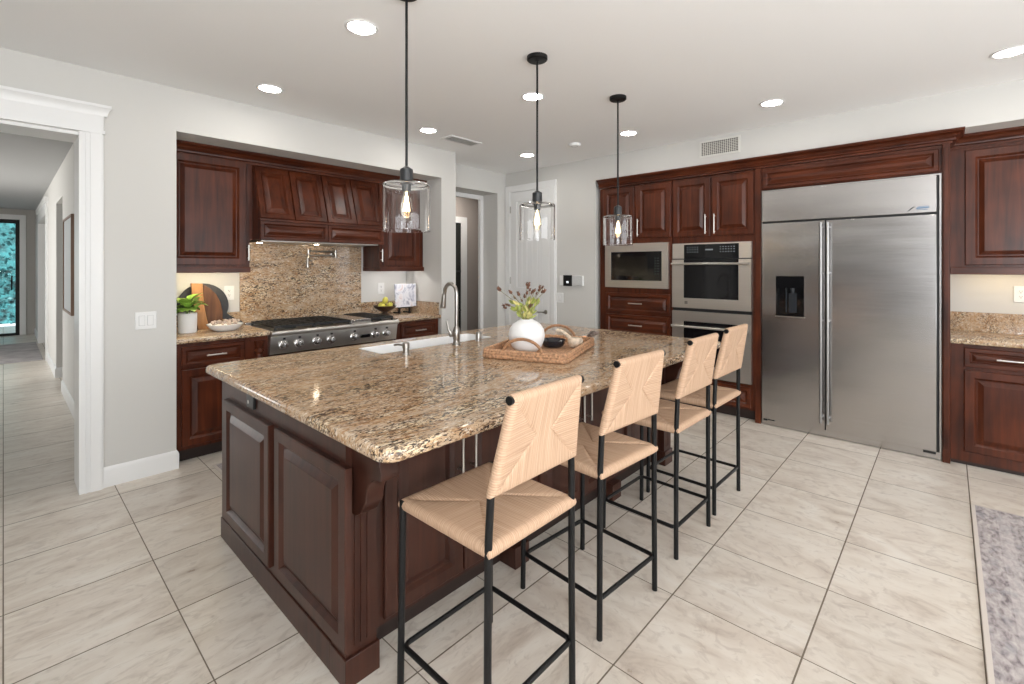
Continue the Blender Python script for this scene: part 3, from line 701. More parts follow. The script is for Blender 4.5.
m = MB(); ms = MB()
for k in range(46):
    a = rnd.uniform(0, 6.28); e = rnd.uniform(.15, 1.35); L = rnd.uniform(.05, .085)
    rr = rnd.uniform(.0, .05); h = rnd.uniform(.03, .13)*(1-rr*5)
    b = Vector((.985+rr*1.3*math.cos(a), 4.39+rr*1.3*math.sin(a), 1.055+max(.01, h)))
    leaf(m, b, (math.cos(a)*math.cos(e), math.sin(a)*math.cos(e), math.sin(e)*.6), (0, 0, 1), L*1.05, L*.52, .4)
    if k % 3 == 0: ms.tube([(.985, 4.39, 1.05), b], .002, n=6)
m.build('foliage', pbr('bright_green_leaf', (.26, .46, .07), .45, noise=.45, nscale=25), t); ms.build('stems', pbr('green_stem', (.12, .22, .05), .6), t)
# boards
t = thing('round_serving_board', 'black round serving board with a handle leaning on the wall behind the plant', 'serving board', (1.15, 4.62, .916))
c = Vector((1.15, 4.61, 1.105)); lean = Matrix.Rotation(R(-7), 3, 'X'); ha = R(-32)
pts = []
for k in range(56):
    a = ha + R(9) + k*(2*math.pi - R(18))/55; pts.append((.187*math.cos(a), .187*math.sin(a)))
def hp(u, v): return (u*math.cos(ha)-v*math.sin(ha), u*math.sin(ha)+v*math.cos(ha))
pts += [hp(.215, -.020), hp(.30, -.017), hp(.325, -.024), hp(.338, -.014), hp(.338, .014), hp(.325, .024), hp(.30, .017), hp(.215, .020)]
m = MB(); poly = [c + lean @ Vector((u, 0, v)) for u, v in pts]; m.rings([poly, [p + lean @ Vector((0, .018, 0)) for p in poly]])
m.build('board', pbr('black_stained_wood', (.018, .018, .02), .45, noise=.3, nscale=30), t, .003)
t = thing('wooden_cutting_board', 'two-tone walnut live-edge cutting board leaning behind the plant', 'cutting board', (1.16, 4.52, .916))
def bpoly(pts, y0, ln, th):
    mm = MB(); L = Matrix.Rotation(R(-ln), 3, 'X'); b0 = Vector((0, y0, .917))
    pl = [b0 + L @ Vector((x, 0, z-.917)) for x, z in pts]; mm.rings([pl, [p + L @ Vector((0, th, 0)) for p in pl]]); return mm
bpoly([(1.085, .917), (1.165, .917), (1.150, 1.00), (1.135, 1.10), (1.13, 1.20), (1.128, 1.295), (1.045, 1.300), (1.052, 1.20), (1.060, 1.10), (1.072, 1.0)], 4.505, 7, .02).build('light_plank', wood('golden_acacia', (.24, .11, .04), (.42, .22, .09), rough=.45, coat=0), t, .003)
bpoly([(1.166, .917), (1.245, .917), (1.262, .97), (1.268, 1.05), (1.255, 1.13), (1.225, 1.20), (1.18, 1.255), (1.129, 1.288), (1.131, 1.20), (1.136, 1.10), (1.151, 1.0)], 4.505, 7, .02).build('dark_plank', wood('dark_walnut', (.045, .018, .008), (.15, .065, .028), rough=.45, coat=0), t, .003)
t = thing('decor_bowl', 'shallow white bowl holding wooden beads, in front of the cutting board', 'bowl', (1.222, 4.30, .915))
m = MB(); m.lathe([(.060, 0), (.075, .003), (.105, .022), (.126, .048), (.130, .056), (.126, .057), (.118, .046), (.095, .022), (.06, .010), (0, .008)], (1.222, 4.30, .915), n=40); m.build('bowl', CER, t)
t = thing('bead_garland', 'pale wooden bead garland draped in the shallow white bowl', 'bead garland', (1.222, 4.30, .93))
m = MB(); rnd = random.Random(5)
for k in range(34):
    a = k*.62; rr = .030 + .062*abs(math.sin(k*.37)); h = .062 + .010*math.sin(k*1.3)
    m.ico((1.222+rr*math.cos(a), 4.30+rr*math.sin(a), .922+h), .0125, 2)
m.build('beads', pbr('whitewashed_wood_bead', (.62, .50, .42), .6, noise=.4, nscale=18), t)
m = MB(); m.tube([(1.222+.09*math.cos(a*.5), 4.30+.09*math.sin(a*.5), .962) for a in range(13)], .002, n=6, closed=False); m.build('cord', pbr('jute_cord', (.35, .24, .15), .9), t)
# fruit bowl
t = thing('fruit_bowl', 'dark wooden footed bowl of yellow fruit right of the rangetop', 'bowl', (2.80, 4.46, .915))
MB().lathe([(.055, 0), (.058, .005), (.030, .016), (.026, .030), (.060, .045), (.105, .072), (.122, .098), (.117, .099), (.095, .074), (.05, .052), (0, .048)], (2.80, 4.46, .915), n=36).build('bowl', pbr('dark_wood_bowl', (.05, .022, .012), .4), t)
YEL = pbr('yellow_green_fruit', (.66, .60, .10), .4, noise=.2, nscale=15)
fr = None
for k, (dx, dy, dz) in enumerate(((-.055, -.03, .098), (.02, -.05, .10), (.065, .01, .098), (-.02, .045, .10), (.0, -.005, .154))):
    if fr is None:
        mm = MB(); mm.lathe([(0.0, -.042), (.006, -.040), (.016, -.034), (.028, -.018), (.031, 0), (.028, .018), (.016, .034), (.007, .040), (0, .043)], (0, 0, 0), (1, 0, 0), 18)
        fr = mm.build('lemon', YEL); o = fr
        tag(fr, 'yellow lemon heaped in the dark footed bowl', 'fruit', 'lemons in the dark bowl')
    else: o = fr.copy(); COL.objects.link(o)
    o.location = (2.80+dx, 4.46+dy, .915+dz); o.rotation_euler = (0, .3*k, .9*k)
# print on easel
t = thing('table_easel', 'small black easel on the counter holding a print', 'easel', (3.04, 4.49, .915))
m = MB(); 
for x in (2.975, 3.105): m.box(x-.007, x+.007, 4.44, 4.458, .916, 1.03); m.box(x-.007, x+.007, 4.43, 4.56, .916, .930)
m.box(2.95, 3.13, 4.448, 4.458, .985, 1.0); m.box(2.95, 3.13, 4.428, 4.452, .974, .985)
m.tube([(3.04, 4.455, 1.10), (3.04, 4.57, .918)], .006, n=8); m.tube([(2.975, 4.452, 1.0), (3.04, 4.456, 1.11), (3.105, 4.452, 1.0)], .006, n=8)
m.build('stand', BLKM, t)
def art_mat():
    m_, n, l, b = newmat('agate_print'); tc = n.new('ShaderNodeTexCoord')
    t = n.new('ShaderNodeTexNoise'); t.inputs['Scale'].default_value = 7.; t.inputs['Detail'].default_value = 3; t.inputs['Distortion'].default_value = 2.5
    l.new(tc.outputs['Object'], t.inputs[0])
    l.new(ramp(n, l, t.outputs['Fac'], [(.34, (.36, .37, .46)), (.44, (.70, .71, .78)), (.56, (.84, .84, .87)), (.68, (.70, .58, .60))]), b.inputs['Base Color']); b.inputs['Roughness'].default_value = .4
    return m_
t = thing('art_print', 'small square blue-grey and white abstract print on the easel', 'print', (3.04, 4.43, .986))
MB().obox((2.905, 4.419, .987), (.275, 0, 0), (0, .012, .255), (0, .014, 0)).build('canvas', art_mat(), t, .002)
# ------------------------------------------------------------------ tall cabinets, ovens, refrigerator
FX = 4.715
dF = lambda mb, y, z, w, h, fw=.058, t=.02: mb.door((FX, y, z), -Y, Z, w, h, t, fw)
t = cab('tall_cabinet', 'cherry tall cabinet holding the microwave', (5.0, 2.53, 0))
m = MB(); y0, y1 = 2.965, 2.098
m.box(FX, XB-.01, y0, y1, .10, 1.20); m.box(FX, XB-.01, y0, y1, 1.69, 2.33); m.box(FX, XB-.01, y0, 2.89, 1.20, 1.69); m.box(FX, XB-.01, 2.13, y1, 1.20, 1.69); m.build('body', WD, t); MB().box(FX+.06, XB-.01, y0, y1, 0, .10).build('toe_kick', TOE, t)
for ya, hy_ in ((2.915, 2.56), (2.50, 2.455)):
    o = dF(MB(), ya, 1.745, .388, .565).build('door', WD, t); MB().bar_pull((FX-.02, hy_ if hy_ > 2.5 else 2.470, 1.855), Z, -X, .19).build('handle', NICK, o)
for z, h in ((.920, .222), (.680, .222), (.400, .262), (.120, .262)):
    o = dF(MB(), 2.880, z, .765, h, .04).build('drawer', WDY, t); MB().bar_pull((FX-.02, 2.4975, z+h/2), Y, -X, .16).build('handle', NICK, o)
t = cab('tall_cabinet', 'cherry tall cabinet holding the double oven', (5.0, 1.7, 0))
m = MB(); m.box(FX, XB-.01, 2.090, 1.302, .10, .334); m.box(FX, XB-.01, 2.090, 1.302, 1.67, 2.33); m.box(FX, XB-.01, 2.090, 2.087, .334, 1.67); m.box(FX, XB-.01, 1.330, 1.302, .334, 1.67); m.build('body', WD, t); MB().box(FX+.06, XB-.01, 2.095, 1.302, 0, .10).build('toe_kick', TOE, t)
for ya, hy_ in ((2.085, 1.745), (1.690, 1.660)):
    o = dF(MB(), ya, 1.735, .375, .572).build('door', WD, t); MB().bar_pull((FX-.02, hy_, 1.85), Z, -X, .19).build('handle', NICK, o)
o = dF(MB(), 2.075, .12, .735, .19, .04).build('drawer', WDY, t); MB().bar_pull((FX-.02, 1.708, .215), Y, -X, .16).build('handle', NICK, o)
# microwave
t = thing('microwave', 'built-in stainless microwave with a black glass front', 'microwave', (FX, 2.51, 1.2))
m = MB(); y0, y1, z0, z1 = 2.888, 2.132, 1.203, 1.688; gy0, gy1, gz0, gz1 = 2.815, 2.205, 1.282, 1.598
m.box(FX-.022, FX, y0, gy0, z0, z1); m.box(FX-.022, FX, gy1, y1, z0, z1); m.box(FX-.022, FX, gy0, gy1, z0, gz0); m.box(FX-.022, FX, gy0, gy1, gz1, z1); m.build('trim_frame', SSO, t)
MB().box(FX-.016, FX, gy0, gy1, gz0, gz1).build('door_glass', BLKG, t)
MB().box(FX, FX+.42, y0-.01, y1+.01, z0+.01, z1-.01).build('body', BLKP, t)
MB().box(FX-.0175, FX-.015, gy0-.06, gy1+.17, gz0+.05, gz1-.05).build('window', pbr('dark_mesh_glass', (.012, .011, .009), .12), t)
m = MB()
for k in range(7):
    for q in range(2): m.box(FX-.0175, FX-.0155, gy1+.035+q*.03, gy1+.052+q*.03, gz0+.07+k*.028, gz0+.078+k*.028)
m.build('buttons', pbr('dim_button_print', (.05, .06, .055), .4), t)
# double oven
t = thing('double_oven', 'stainless double wall oven with black windows and bar handles', 'oven', (FX, 1.71, .33))
y0, y1 = 2.085, 1.332
MB().box(FX-.004, FX+.5, y0, y1, .335, 1.668).build('body', BLKP, t)
m = MB(); m.box(FX-.025, FX-.003, y0, 1.965, 1.515, 1.668); m.box(FX-.025, FX-.003, 1.44, y1, 1.515, 1.668); m.box(FX-.025, FX-.003, 1.965, 1.44, 1.655, 1.668); m.build('control_surround', SSO, t)
cp = MB().box(FX-.024, FX-.004, 1.965, 1.44, 1.515, 1.655).build('control_panel', BLKG, t)
MARK = pbr('pale_print', (.22, .25, .27), .4)
for qs in ((1.93, 1.905, 1.88, 1.855, 1.83), (1.61, 1.585, 1.56, 1.535, 1.51, 1.485)):
    m = MB()
    for q in qs:
        for z in (1.575, 1.60, 1.622): m.box(FX-.0252, FX-.0238, q-.007, q+.003, z, z+.008)
    m.build('touch_keys', MARK, cp)
MB().box(FX-.0252, FX-.0238, 1.68, 1.75, 1.595, 1.607).build('clock_display', MARK, cp)
def oven_door(z0, z1, gz0, gz1, hz, badge=False):
    m = MB(); ga, gb = 1.965, 1.44
    m.box(FX-.034, FX-.004, y0, ga, z0, z1); m.box(FX-.034, FX-.004, gb, y1, z0, z1); m.box(FX-.034, FX-.004, ga, gb, z0, gz0)
    if gz1 < z1: m.box(FX-.034, FX-.004, ga, gb, gz1, z1)
    d = m.build('door', SSO, t)
    MB().box(FX-.031, FX-.006, ga, gb, gz0, min(gz1, z1)).build('window', BLKG, d)
    m = MB(); m.cyl((FX-.078, y0-.01, hz), (FX-.078, y1+.01, hz), .0115, n=16)
    for q in (y0-.045, y1+.045): m.cyl((FX-.03, q, hz), (FX-.078, q, hz), .009, n=12)
    m.build('handle', NICK, d)
    if badge: MB().box(FX-.036, FX-.033, 1.955, 1.925, z0+.04, z0+.07).build('badge', NICKD, d, .002)
oven_door(1.018, 1.505, 1.118, 1.505, 1.462, True)
oven_door(.345, .985, .455, .885, .835)
# refrigerator enclosure
t = cab('fridge_cabinet', 'cherry surround and header panel framing the refrigerator', (5.0, .64, 0))
m = MB(); m.box(4.690, XB-.01, 1.300, 1.252, 0, 2.33); m.build('side_panel', WD, t, .003)
m = MB(); m.box(4.672, XB-.01, .030, -.012, 0, 2.33); m.box(4.664, 4.68, .022, -.004, .10, 2.30); m.build('side_panel', WD, t, .003)
MB().box(FX-.01, XB-.01, 1.252, .030, 2.128, 2.33).build('header', WDY, t)
MB().door((FX-.01, 1.235, 2.138), -Y, Z, 1.185, .165, .02, .034).build('header_panel', WDY, t)
CR2 = [(o, z+.032) for o, z in CROWN]
m = MB(); m.sweep([(4.700, 2.965), (4.700, -.012), (4.885, -.012)], CR2)
tag(m.build('crown_moulding', WDY), 'cherry crown moulding above the ovens and refrigerator', 'moulding')
# refrigerator
t = thing('refrigerator', 'large stainless side-by-side built-in refrigerator with an ice dispenser', 'refrigerator', (4.95, .64, 0))
yl, yr, ym = 1.247, .036, .755; dx = 4.682
MB().box(4.72, XB-.02, yl, yr, 0.02, 2.12).build('body', pbr('fridge_dark_gap', (.02, .02, .02), .5), t)
m = MB(); m.box(4.705, 4.73, yl, yl-.006, .09, 2.122); m.box(4.700, 4.73, yr+.010, yr, .06, 2.122); m.box(4.70, 4.73, yl, yr, 2.112, 2.122); m.build('outer_trim', SS, t)
tp = MB().box(dx, 4.72, yl-.008, yr+.026, 1.838, 2.110).build('top_grille', SS, t, .003)
dA, dB, dz0, dz1 = 1.126, .908, .998, 1.350
m = MB(); z0, z1 = .062, 1.820
m.box(dx, 4.72, yl-.008, dA, z0, z1); m.box(dx, 4.72, dB, ym+.004, z0, z1); m.box(dx, 4.72, dA, dB, z0, dz0); m.box(dx, 4.72, dA, dB, dz1, z1)
fd = m.build('freezer_door', SS, t)
m = MB(); m.box(dx-.003, dx+.03, dA, dB, dz1-.105, dz1); m.box(4.714, 4.719, dA, dB, dz0, dz1-.1); m.box(dx-.003, 4.716, dA, dA-.012, dz0, dz1); m.box(dx-.003, 4.716, dB+.012, dB, dz0, dz1); m.box(dx-.003, 4.716, dA, dB, dz0, dz0+.014)
dp = m.build('ice_dispenser', BLKG, fd)
m = MB(); m.cyl((dx+.018, 1.00, dz1-.10), (dx+.018, 1.00, dz1-.15), .022, .016, n=16); m.box(dx+.022, dx+.026, 1.03, .97, dz0+.03, dz1-.15); m.box(dx+.022, dx+.026, 1.055, 1.045, dz0+.03, dz1-.10)
m.build('paddle', pbr('dark_blue_grey_plastic', (.018, .022, .028), .25), fd)
MB().box(dx-.006, dx+.004, dA+.005, dB-.005, dz0-.008, dz0).build('drip_ledge', NICK, fd)
rd = MB().box(dx, 4.72, ym-.004, yr+.026, .062, 1.820).build('refrigerator_door', SS, t, .003)
for yy, par in ((ym+.024, fd), (ym-.024, rd)):
    m = MB(); m.cyl((dx-.055, yy, .13), (dx-.055, yy, 1.80), .0115, n=16)
    for z in (.17, .98, 1.38, 1.765): m.cyl((dx, yy, z), (dx-.055, yy, z), .008, n=10)
    m.build('handle', FHAN, par)
m = MB(); m.box(4.70, 4.73, yl-.002, yr+.002, .006, .058); m.build('kick_plate', SS, t)
m = MB(); m.box(dx-.001, dx+.02, yl-.02, yl-.05, .045, .060); m.box(dx-.001, dx+.02, yr+.10, yr+.03, .045, .060); m.box(dx-.001, dx+.02, yl-.06, yl-.11, .052, .060); m.build('lower_hinge', BLKP, t)
m = MB(); pts = []
for k in range(13): a = R(200-k*14); pts.append((dx-.0015, .205-.030*math.cos(R(200))*0 - .028*math.cos(a)*-1*0 - (k-6)*.0040, 1.868+.016*math.sin(R(-70+k*14))))
m.tube(pts, .0035, n=6, rad=[.001+.0028*math.sin(math.pi*k/12) for k in range(13)]); m.build('badge_swoosh', pbr('dark_badge_grey', (.07, .08, .09), .3, .6), tp)
m = MB(); m.prism([(dx, .178, 1.868), (dx, .105, 1.872), (dx, .098, 1.876), (dx, .105, 1.880), (dx, .172, 1.879)], (-.0018, 0, 0)); m.box(dx-.0018, dx, .172, .11, 1.860, 1.863); m.box(dx-.0018, dx, .165, .105, 1.884, 1.887)
m.build('badge_letters', pbr('blue_badge', (.12, .22, .36), .3, .4), tp)
# right-hand counter run
t = cab('base_cabinet', 'cherry base cabinet right of the refrigerator', (5.0, -.55, 0))
m = MB(); m.box(FX, XB-.01, -.014, -1.10, .030, .874); m.build('body', WD, t); MB().box(FX+.02, XB-.01, -.014, -1.10, 0, .030).build('toe_kick', TOE, t)
o = dF(MB(), -.085, .715, .485, .135, .035).build('drawer', WDY, t); MB().bar_pull((FX-.02, -.3275, .785), Y, -X, .16).build('handle', NICK, o)
o = dF(MB(), -.585, .715, .485, .135, .035).build('drawer', WDY, t); MB().bar_pull((FX-.02, -.8275, .785), Y, -X, .16).build('handle', NICK, o)
for k, ya in enumerate((-.085, -.585)):
    o = dF(MB(), ya, .105, .485, .585).build('door', WD, t); MB().bar_pull((FX-.02, (-.535, -.62)[k], .58), Z, -X, .13).build('handle', NICK, o)
m = MB(); pr = [(FX-.025, .875), (FX-.037, .880), (FX-.040, .889), (FX-.040, .901), (FX-.037, .910), (FX-.025, .915), (XB-.005, .915), (XB-.005, .875)]
m.prism([(x, -.014, z) for x, z in pr], (0, -1.10, 0)); tag(m.build('granite_countertop', GR), 'brown granite counter right of the refrigerator', 'countertop')
t = MB().box(XB-.024, XB-.002, -.014, -1.114, .9155, 1.065).build('granite_upstand', GRV); tag(t, 'low granite upstand on the wall right of the refrigerator', 'backsplash')
t = cab('wall_cabinet', 'cherry wall cabinet at the right, beside the refrigerator', (5.15, -.5, 1.38))
UX = 4.97
m = MB(); m.box(UX, XB-.005, -.014, -1.10, 1.405, 2.34); m.build('body', WD, t)
for k, ya in enumerate((-.095, -.60)):
    o = MB().door((UX, ya, 1.445), -Y, Z, .49, .865, .02, .062).build('door', WD, t); MB().bar_pull((UX-.02, (-.555, -.63)[k], 1.56), Z, -X, .13).build('handle', NICK, o)
MB().box(UX-.026, UX+.02, -.014, -1.10, 1.375, 1.430).build('light_rail', WDY, t, .004)
MB().box(5.14, 5.20, -.10, -1.0, 1.392, 1.405).build('under_cabinet_lamp', emit('warm_strip_glow_right', (1., .76, .42), 8.), t)
m = MB(); m.sweep([(UX, -.016), (UX, -1.10)], [(o*.85, z+.0365) for o, z in CROWN]); tag(m.build('crown_moulding', WDY), 'cherry crown moulding above the right-hand wall cabinet', 'moulding')
# ------------------------------------------------------------------ island
IX0, IX1, IY0, IY1 = .79, 3.34, 1.50, 2.83
t = thing('kitchen_island', 'large dark wood kitchen island with raised panels and corbels', 'kitchen island', ((IX0+IX1)/2, 2.1, 0))
m = MB(); m.box(IX0+.02, IX1, 1.545, IY1, .10, .60); m.box(IX0+.02, IX1, 1.545, 2.38, .60, .871); m.box(IX0+.02, 1.45, 2.38, IY1, .60, .871); m.box(2.53, IX1, 2.38, IY1, .60, .871); m.box(1.45, 2.53, 2.80, IY1, .60, .871)
m.build('body', WI, t)
m = MB(); m.box(IX0, IX0+.022, 1.50, IY1, 0, .871); m.build('end_panel', WI, t)
m = MB(); m.box(.87, IX1-.02, 1.60, IY1-.05, 0, .10); m.build('toe_kick', TOE, t)
m = MB(); m.box(IX0-.006, IX0+.005, 1.605, IY1, 0, .105); m.build('base_moulding', WI, t, .003)
MB().door((IX0, 2.725, .145), -Y, Z, .60, .608, .024, .055).build('panel', WI, t)
MB().door((IX0, 2.060, .145), -Y, Z, .60, .615, .024, .055).build('panel', WI, t)
# corner posts with plinths
def post(x0, x1):
    m = MB(); m.box(x0-.001, x1, IY0-.001, 1.60, .098, .871)
    for k in range(3): xx = x0+.030+k*.024; m.box(xx, xx+.010, IY0-.004, IY0+.01, .13, .58)
    m.build('post', WI, t)
    MB().box(x0-.007, x1+.008, IY0-.012, 1.604, 0, .10).build('foot', WI, t, .003)
post(IX0, IX0+.115); post(IX1-.11, IX1)
for xx in (1.64, 2.52): MB().box(xx, xx+.10, IY0-.004, 1.60, 0, .10).build('foot', WI, t, .003)
def corbel(x0, x1):
    pr = [(1.50, .870), (1.325, .870), (1.325, .79), (1.318, .77), (1.318, .745)]
    for k in range(9): a = R(90*k/8); pr.append((1.335+.075*math.sin(a)*1.0, .745-.095*(1-math.cos(a))))
    pr += [(1.425, .63), (1.45, .60), (1.475, .585), (1.50, .583)]
    m = MB(); m.prism([(x0, y, z) for y, z in pr], (x1-x0, 0, 0)); m.box(x0-.008, x1+.008, 1.312, 1.50, .852, .871)
    m.build('corbel', WI, t, .003)
corbel(.812, .880); corbel(IX1-.085, IX1-.02)
for k, (xa, w) in enumerate(((.960, .382), (1.352, .382), (1.862, .378), (2.250, .378), (2.745, .44))):
    o = MB().door((xa, 1.545, .125), X, Z, w, .715, .02, .058).build('door', WI, t)
    hx = (1.312, 1.385, 2.212, 2.285, 2.80)[k]
    MB().bar_pull((hx, 1.525, .655), Z, -Y, .20, .0055).build('handle', NICK, o)
so = MB().box(IX0-.012, IX0, 2.335, 2.425, .775, .865).build('outlet', BLKP, t, .003)
m = MB(); m.cyl((IX0-.013, 2.40, .80), (IX0-.011, 2.40, .80), .009, n=12); m.build('outlet_screw', NICK, so)
# island slab with sink cut-out
def rrect(x0, x1, y0, y1, r, n=8):
    out = []
    for cx, cy, a0 in ((x1-r, y0+r, -90), (x1-r, y1-r, 0), (x0+r, y1-r, 90), (x0+r, y0+r, 180)):
        for k in range(n+1):
            a = R(a0+90*k/n); out.append((cx+r*math.cos(a), cy+r*math.sin(a)))
    return out
def slab(x0, x1, y0, y1, z0, z1, r, hole):
    bm = bmesh.new(); prof = [(.030, z0), (.020, z0), (.008, z0+.003), (.001, z0+.010), (0, z0+.018), (.001, z1-.014), (.005, z1-.006), (.012, z1-.0015), (.022, z1), (.030, z1)]
    loops = []
    for ins, z in prof:
        loops.append([bm.verts.new((x, y, z)) for x, y in rrect(x0+ins, x1-ins, y0+ins, y1-ins, r-ins)])
    n = len(loops[0])
    for a, b in zip(loops[:-1], loops[1:]):
        for k in range(n): bm.faces.new((a[k], a[(k+1) % n], b[(k+1) % n], b[k]))
    h0 = [bm.verts.new((x, y, z0)) for x, y in rrect(*hole, .03)]; h1 = [bm.verts.new((x, y, z1)) for x, y in rrect(*hole, .03)]
    for k in range(len(h0)): bm.faces.new((h0[k], h1[k], h1[(k+1) % n], h0[(k+1) % n]))
    for lo, hh in ((loops[0], h0), (loops[-1], h1)):
        ed = [bm.edges.get((lp[k], lp[(k+1) % len(lp)])) for lp in (lo, hh) for k in range(len(lp))]
        bmesh.ops.triangle_fill(bm, edges=ed, use_beauty=True, use_dissolve=False)
    m = MB(); m.bm.free(); m.bm = bm; return m
HOLE = (1.52, 2.46, 2.46, 2.755)
tag(slab(.715, 3.40, 1.14, 2.885, .872, .915, .06, HOLE).build('island_countertop', GR, None, 0, 50), 'large polished brown granite island top with rounded corners', 'countertop')
t = thing('undermount_sink', 'long white undermount sink set in the island top', 'sink', (1.99, 2.6, .65))
m = MB(); hx0, hx1, hy0, hy1 = HOLE; g = .004
o_ = lambda i, z: [(x, y, z) for x, y in rrect(hx0-i, hx1+i, hy0-i, hy1+i, .03+max(i, 0))]
m.rings([o_(-.10, .643), o_(-.02, .645), o_(.02, .66), o_(.02, .866), o_(-.002, .868), o_(-.002, .9125), o_(-.005, .914), o_(-.014, .9135), o_(-.017, .911), o_(-.019, .75), o_(-.028, .69), o_(-.05, .668), o_(-.10, .662)])
m.build('basin', CER, t); MB().lathe([(.045, .662), (.045, .666), (.03, .667), (0, .664)], (1.99, 2.6, 0), n=24).build('drain', NICK, t)
# faucet
t = thing('kitchen_faucet', 'tall brushed nickel gooseneck faucet at the island sink', 'faucet', (2.045, 2.395, .915)); fx, fy = 2.045, 2.395
m = MB(); m.lathe([(.030, .915), (.030, .921), (.024, .928), (.021, .945), (.024, .955), (.024, 1.01), (.020, 1.022), (.0155, 1.035)], (fx, fy, 0), n=28); m.build('base', NICKD, t)
pts = [(fx, fy, 1.03), (fx, fy, 1.15), (fx, fy, 1.255)]
for k in range(1, 12): a = R(180*k/12); pts.append((fx, fy+.062-.062*math.cos(a), 1.255+.062*math.sin(a)))
pts += [(fx, fy+.124, 1.255), (fx, fy+.130, 1.23)]
MB().tube(pts, .0125, n=16).build('neck', NICKD, t)
m = MB(); m.tube([(fx, fy+.129, 1.245), (fx, fy+.134, 1.21), (fx, fy+.141, 1.165), (fx, fy+.143, 1.150)], .016, 16, rad=[.0145, .017, .020, .019]); m.build('spray_head', NICKD, t)
m = MB(); m.cyl((fx-.015, fy, .985), (fx-.052, fy, .99), .017, .020, n=16); m.tube([(fx-.045, fy, .99), (fx-.060, fy+.01, 1.02), (fx-.062, fy+.025, 1.075)], .006, rad=[.012, .009, .007]); m.ico((fx-.062, fy+.025, 1.077), .007); m.build('lever', NICKD, t)
t = thing('soap_dispenser', 'short nickel soap dispenser with a spout at the near end of the sink', 'soap dispenser', (1.61, 2.34, .915)); sx, sy = 1.610, 2.34
MB().lathe([(.022, .915), (.022, .92), (.017, .924), (.017, .95), (.021, .953), (.021, .982), (.017, .986), (0, .987)], (sx, sy, 0), n=24).build('body', NICKD, t)
MB().tube([(sx, sy, .968), (sx-.02, sy+.05, .971), (sx-.03, sy+.078, .966)], .006).build('spout', NICKD, t)
t = thing('air_gap_cap', 'plain nickel air-gap cap right of the island faucet', 'sink fitting', (2.25, 2.41, .915))
MB().lathe([(.024, .915), (.024, .919), (.021, .922), (.021, .972), (.017, .978), (0, .978)], (2.25, 2.40, 0), n=24).build('cap', NICKD, t)
# ------------------------------------------------------------------ tray, vase and decor
TC = Vector((2.24, 1.82, .915)); TR = Matrix.Rotation(R(20), 3, 'Z'); tw = lambda x, y, z: TC + TR @ Vector((x, y, z))
WEAVE = pbr('woven_seagrass', (.44, .245, .135), .75, noise=.5, nscale=75, bump=.9)
t = thing('woven_tray', 'rectangular woven rattan tray with two arched handles on the island', 'tray', TC)
L2, W2 = .33, .24
m = MB(); m.obox(tw(-L2, -W2, .003), TR @ Vector((2*L2, 0, 0)), TR @ Vector((0, 2*W2, 0)), (0, 0, .010)); m.build('base', WEAVE, t)
m = MB()
rim = [(x, y) for x, y in rrect(-L2, L2, -W2, W2, .03, 4)]
for z, r in ((.014, .014), (.032, .013), (.045, .011)): m.tube([tw(x, y, z) for x, y in rim], r, n=10, closed=True)
m.build('rim', WEAVE, t)
HND = pbr('smooth_rattan', (.33, .17, .085), .55, noise=.3, nscale=60)
for s_ in (-1, 1):
    pts = [tw(s_*(L2+.002), .115*math.cos(R(180*k/14)), .035+.085*math.sin(R(180*k/14))) for k in range(15)]
    MB().tube(pts, .0085, n=10).build('handle', HND, t)
VX = tw(-.112, .060, 0); vz = .929
t = thing('round_vase', 'round white vase standing in the woven tray', 'vase', (VX.x, VX.y, vz))
prof = [(.045, 0), (.062, .004), (.088, .030), (.104, .070), (.108, .100), (.102, .132), (.082, .163), (.055, .180), (.040, .186), (.037, .192), (.033, .192), (.033, .182), (.05, .17), (0, .165)]
MB().lathe([(r, z+vz) for r, z in prof], (VX.x, VX.y, 0), n=56).build('body', CERM, t)
b = thing('dried_flower_bouquet', 'dried brown seed heads with green leaves in the round white vase', 'flowers', (VX.x, VX.y, 1.10))
rnd = random.Random(11)
G1 = pbr('olive_green_leaf', (.27, .31, .06), .55, noise=.45, nscale=30); G2 = pbr('pale_yellow_leaf', (.52, .46, .16), .55, noise=.3, nscale=30)
BR = pbr('dried_brown_seed', (.14, .065, .04), .8, noise=.4, nscale=60); STM = pbr('dried_stem', (.20, .17, .06), .7)
rgt = Vector((.68, -.734, 0)); fwd = Vector((.734, .68, 0))
specs = [(-.165, .165, .0, 2), (-.118, .075, .02, 4), (-.095, .150, -.01, 1), (-.070, .115, .03, 1), (-.048, .140, -.02, 1), (-.028, .098, .02, 1), (-.012, .125, .0, 1), (.000, .195, .01, 3), (.018, .165, -.02, 2),
         (.030, .145, .02, 2), (.046, .160, -.01, 2), (.060, .100, .03, 1), (.074, .165, .0, 2), (.092, .178, -.01, 3), (.104, .150, .02, 1), (-.085, .045, -.02, 0), (.070, .085, -.02, 0), (.02, .07, -.03, 1)]
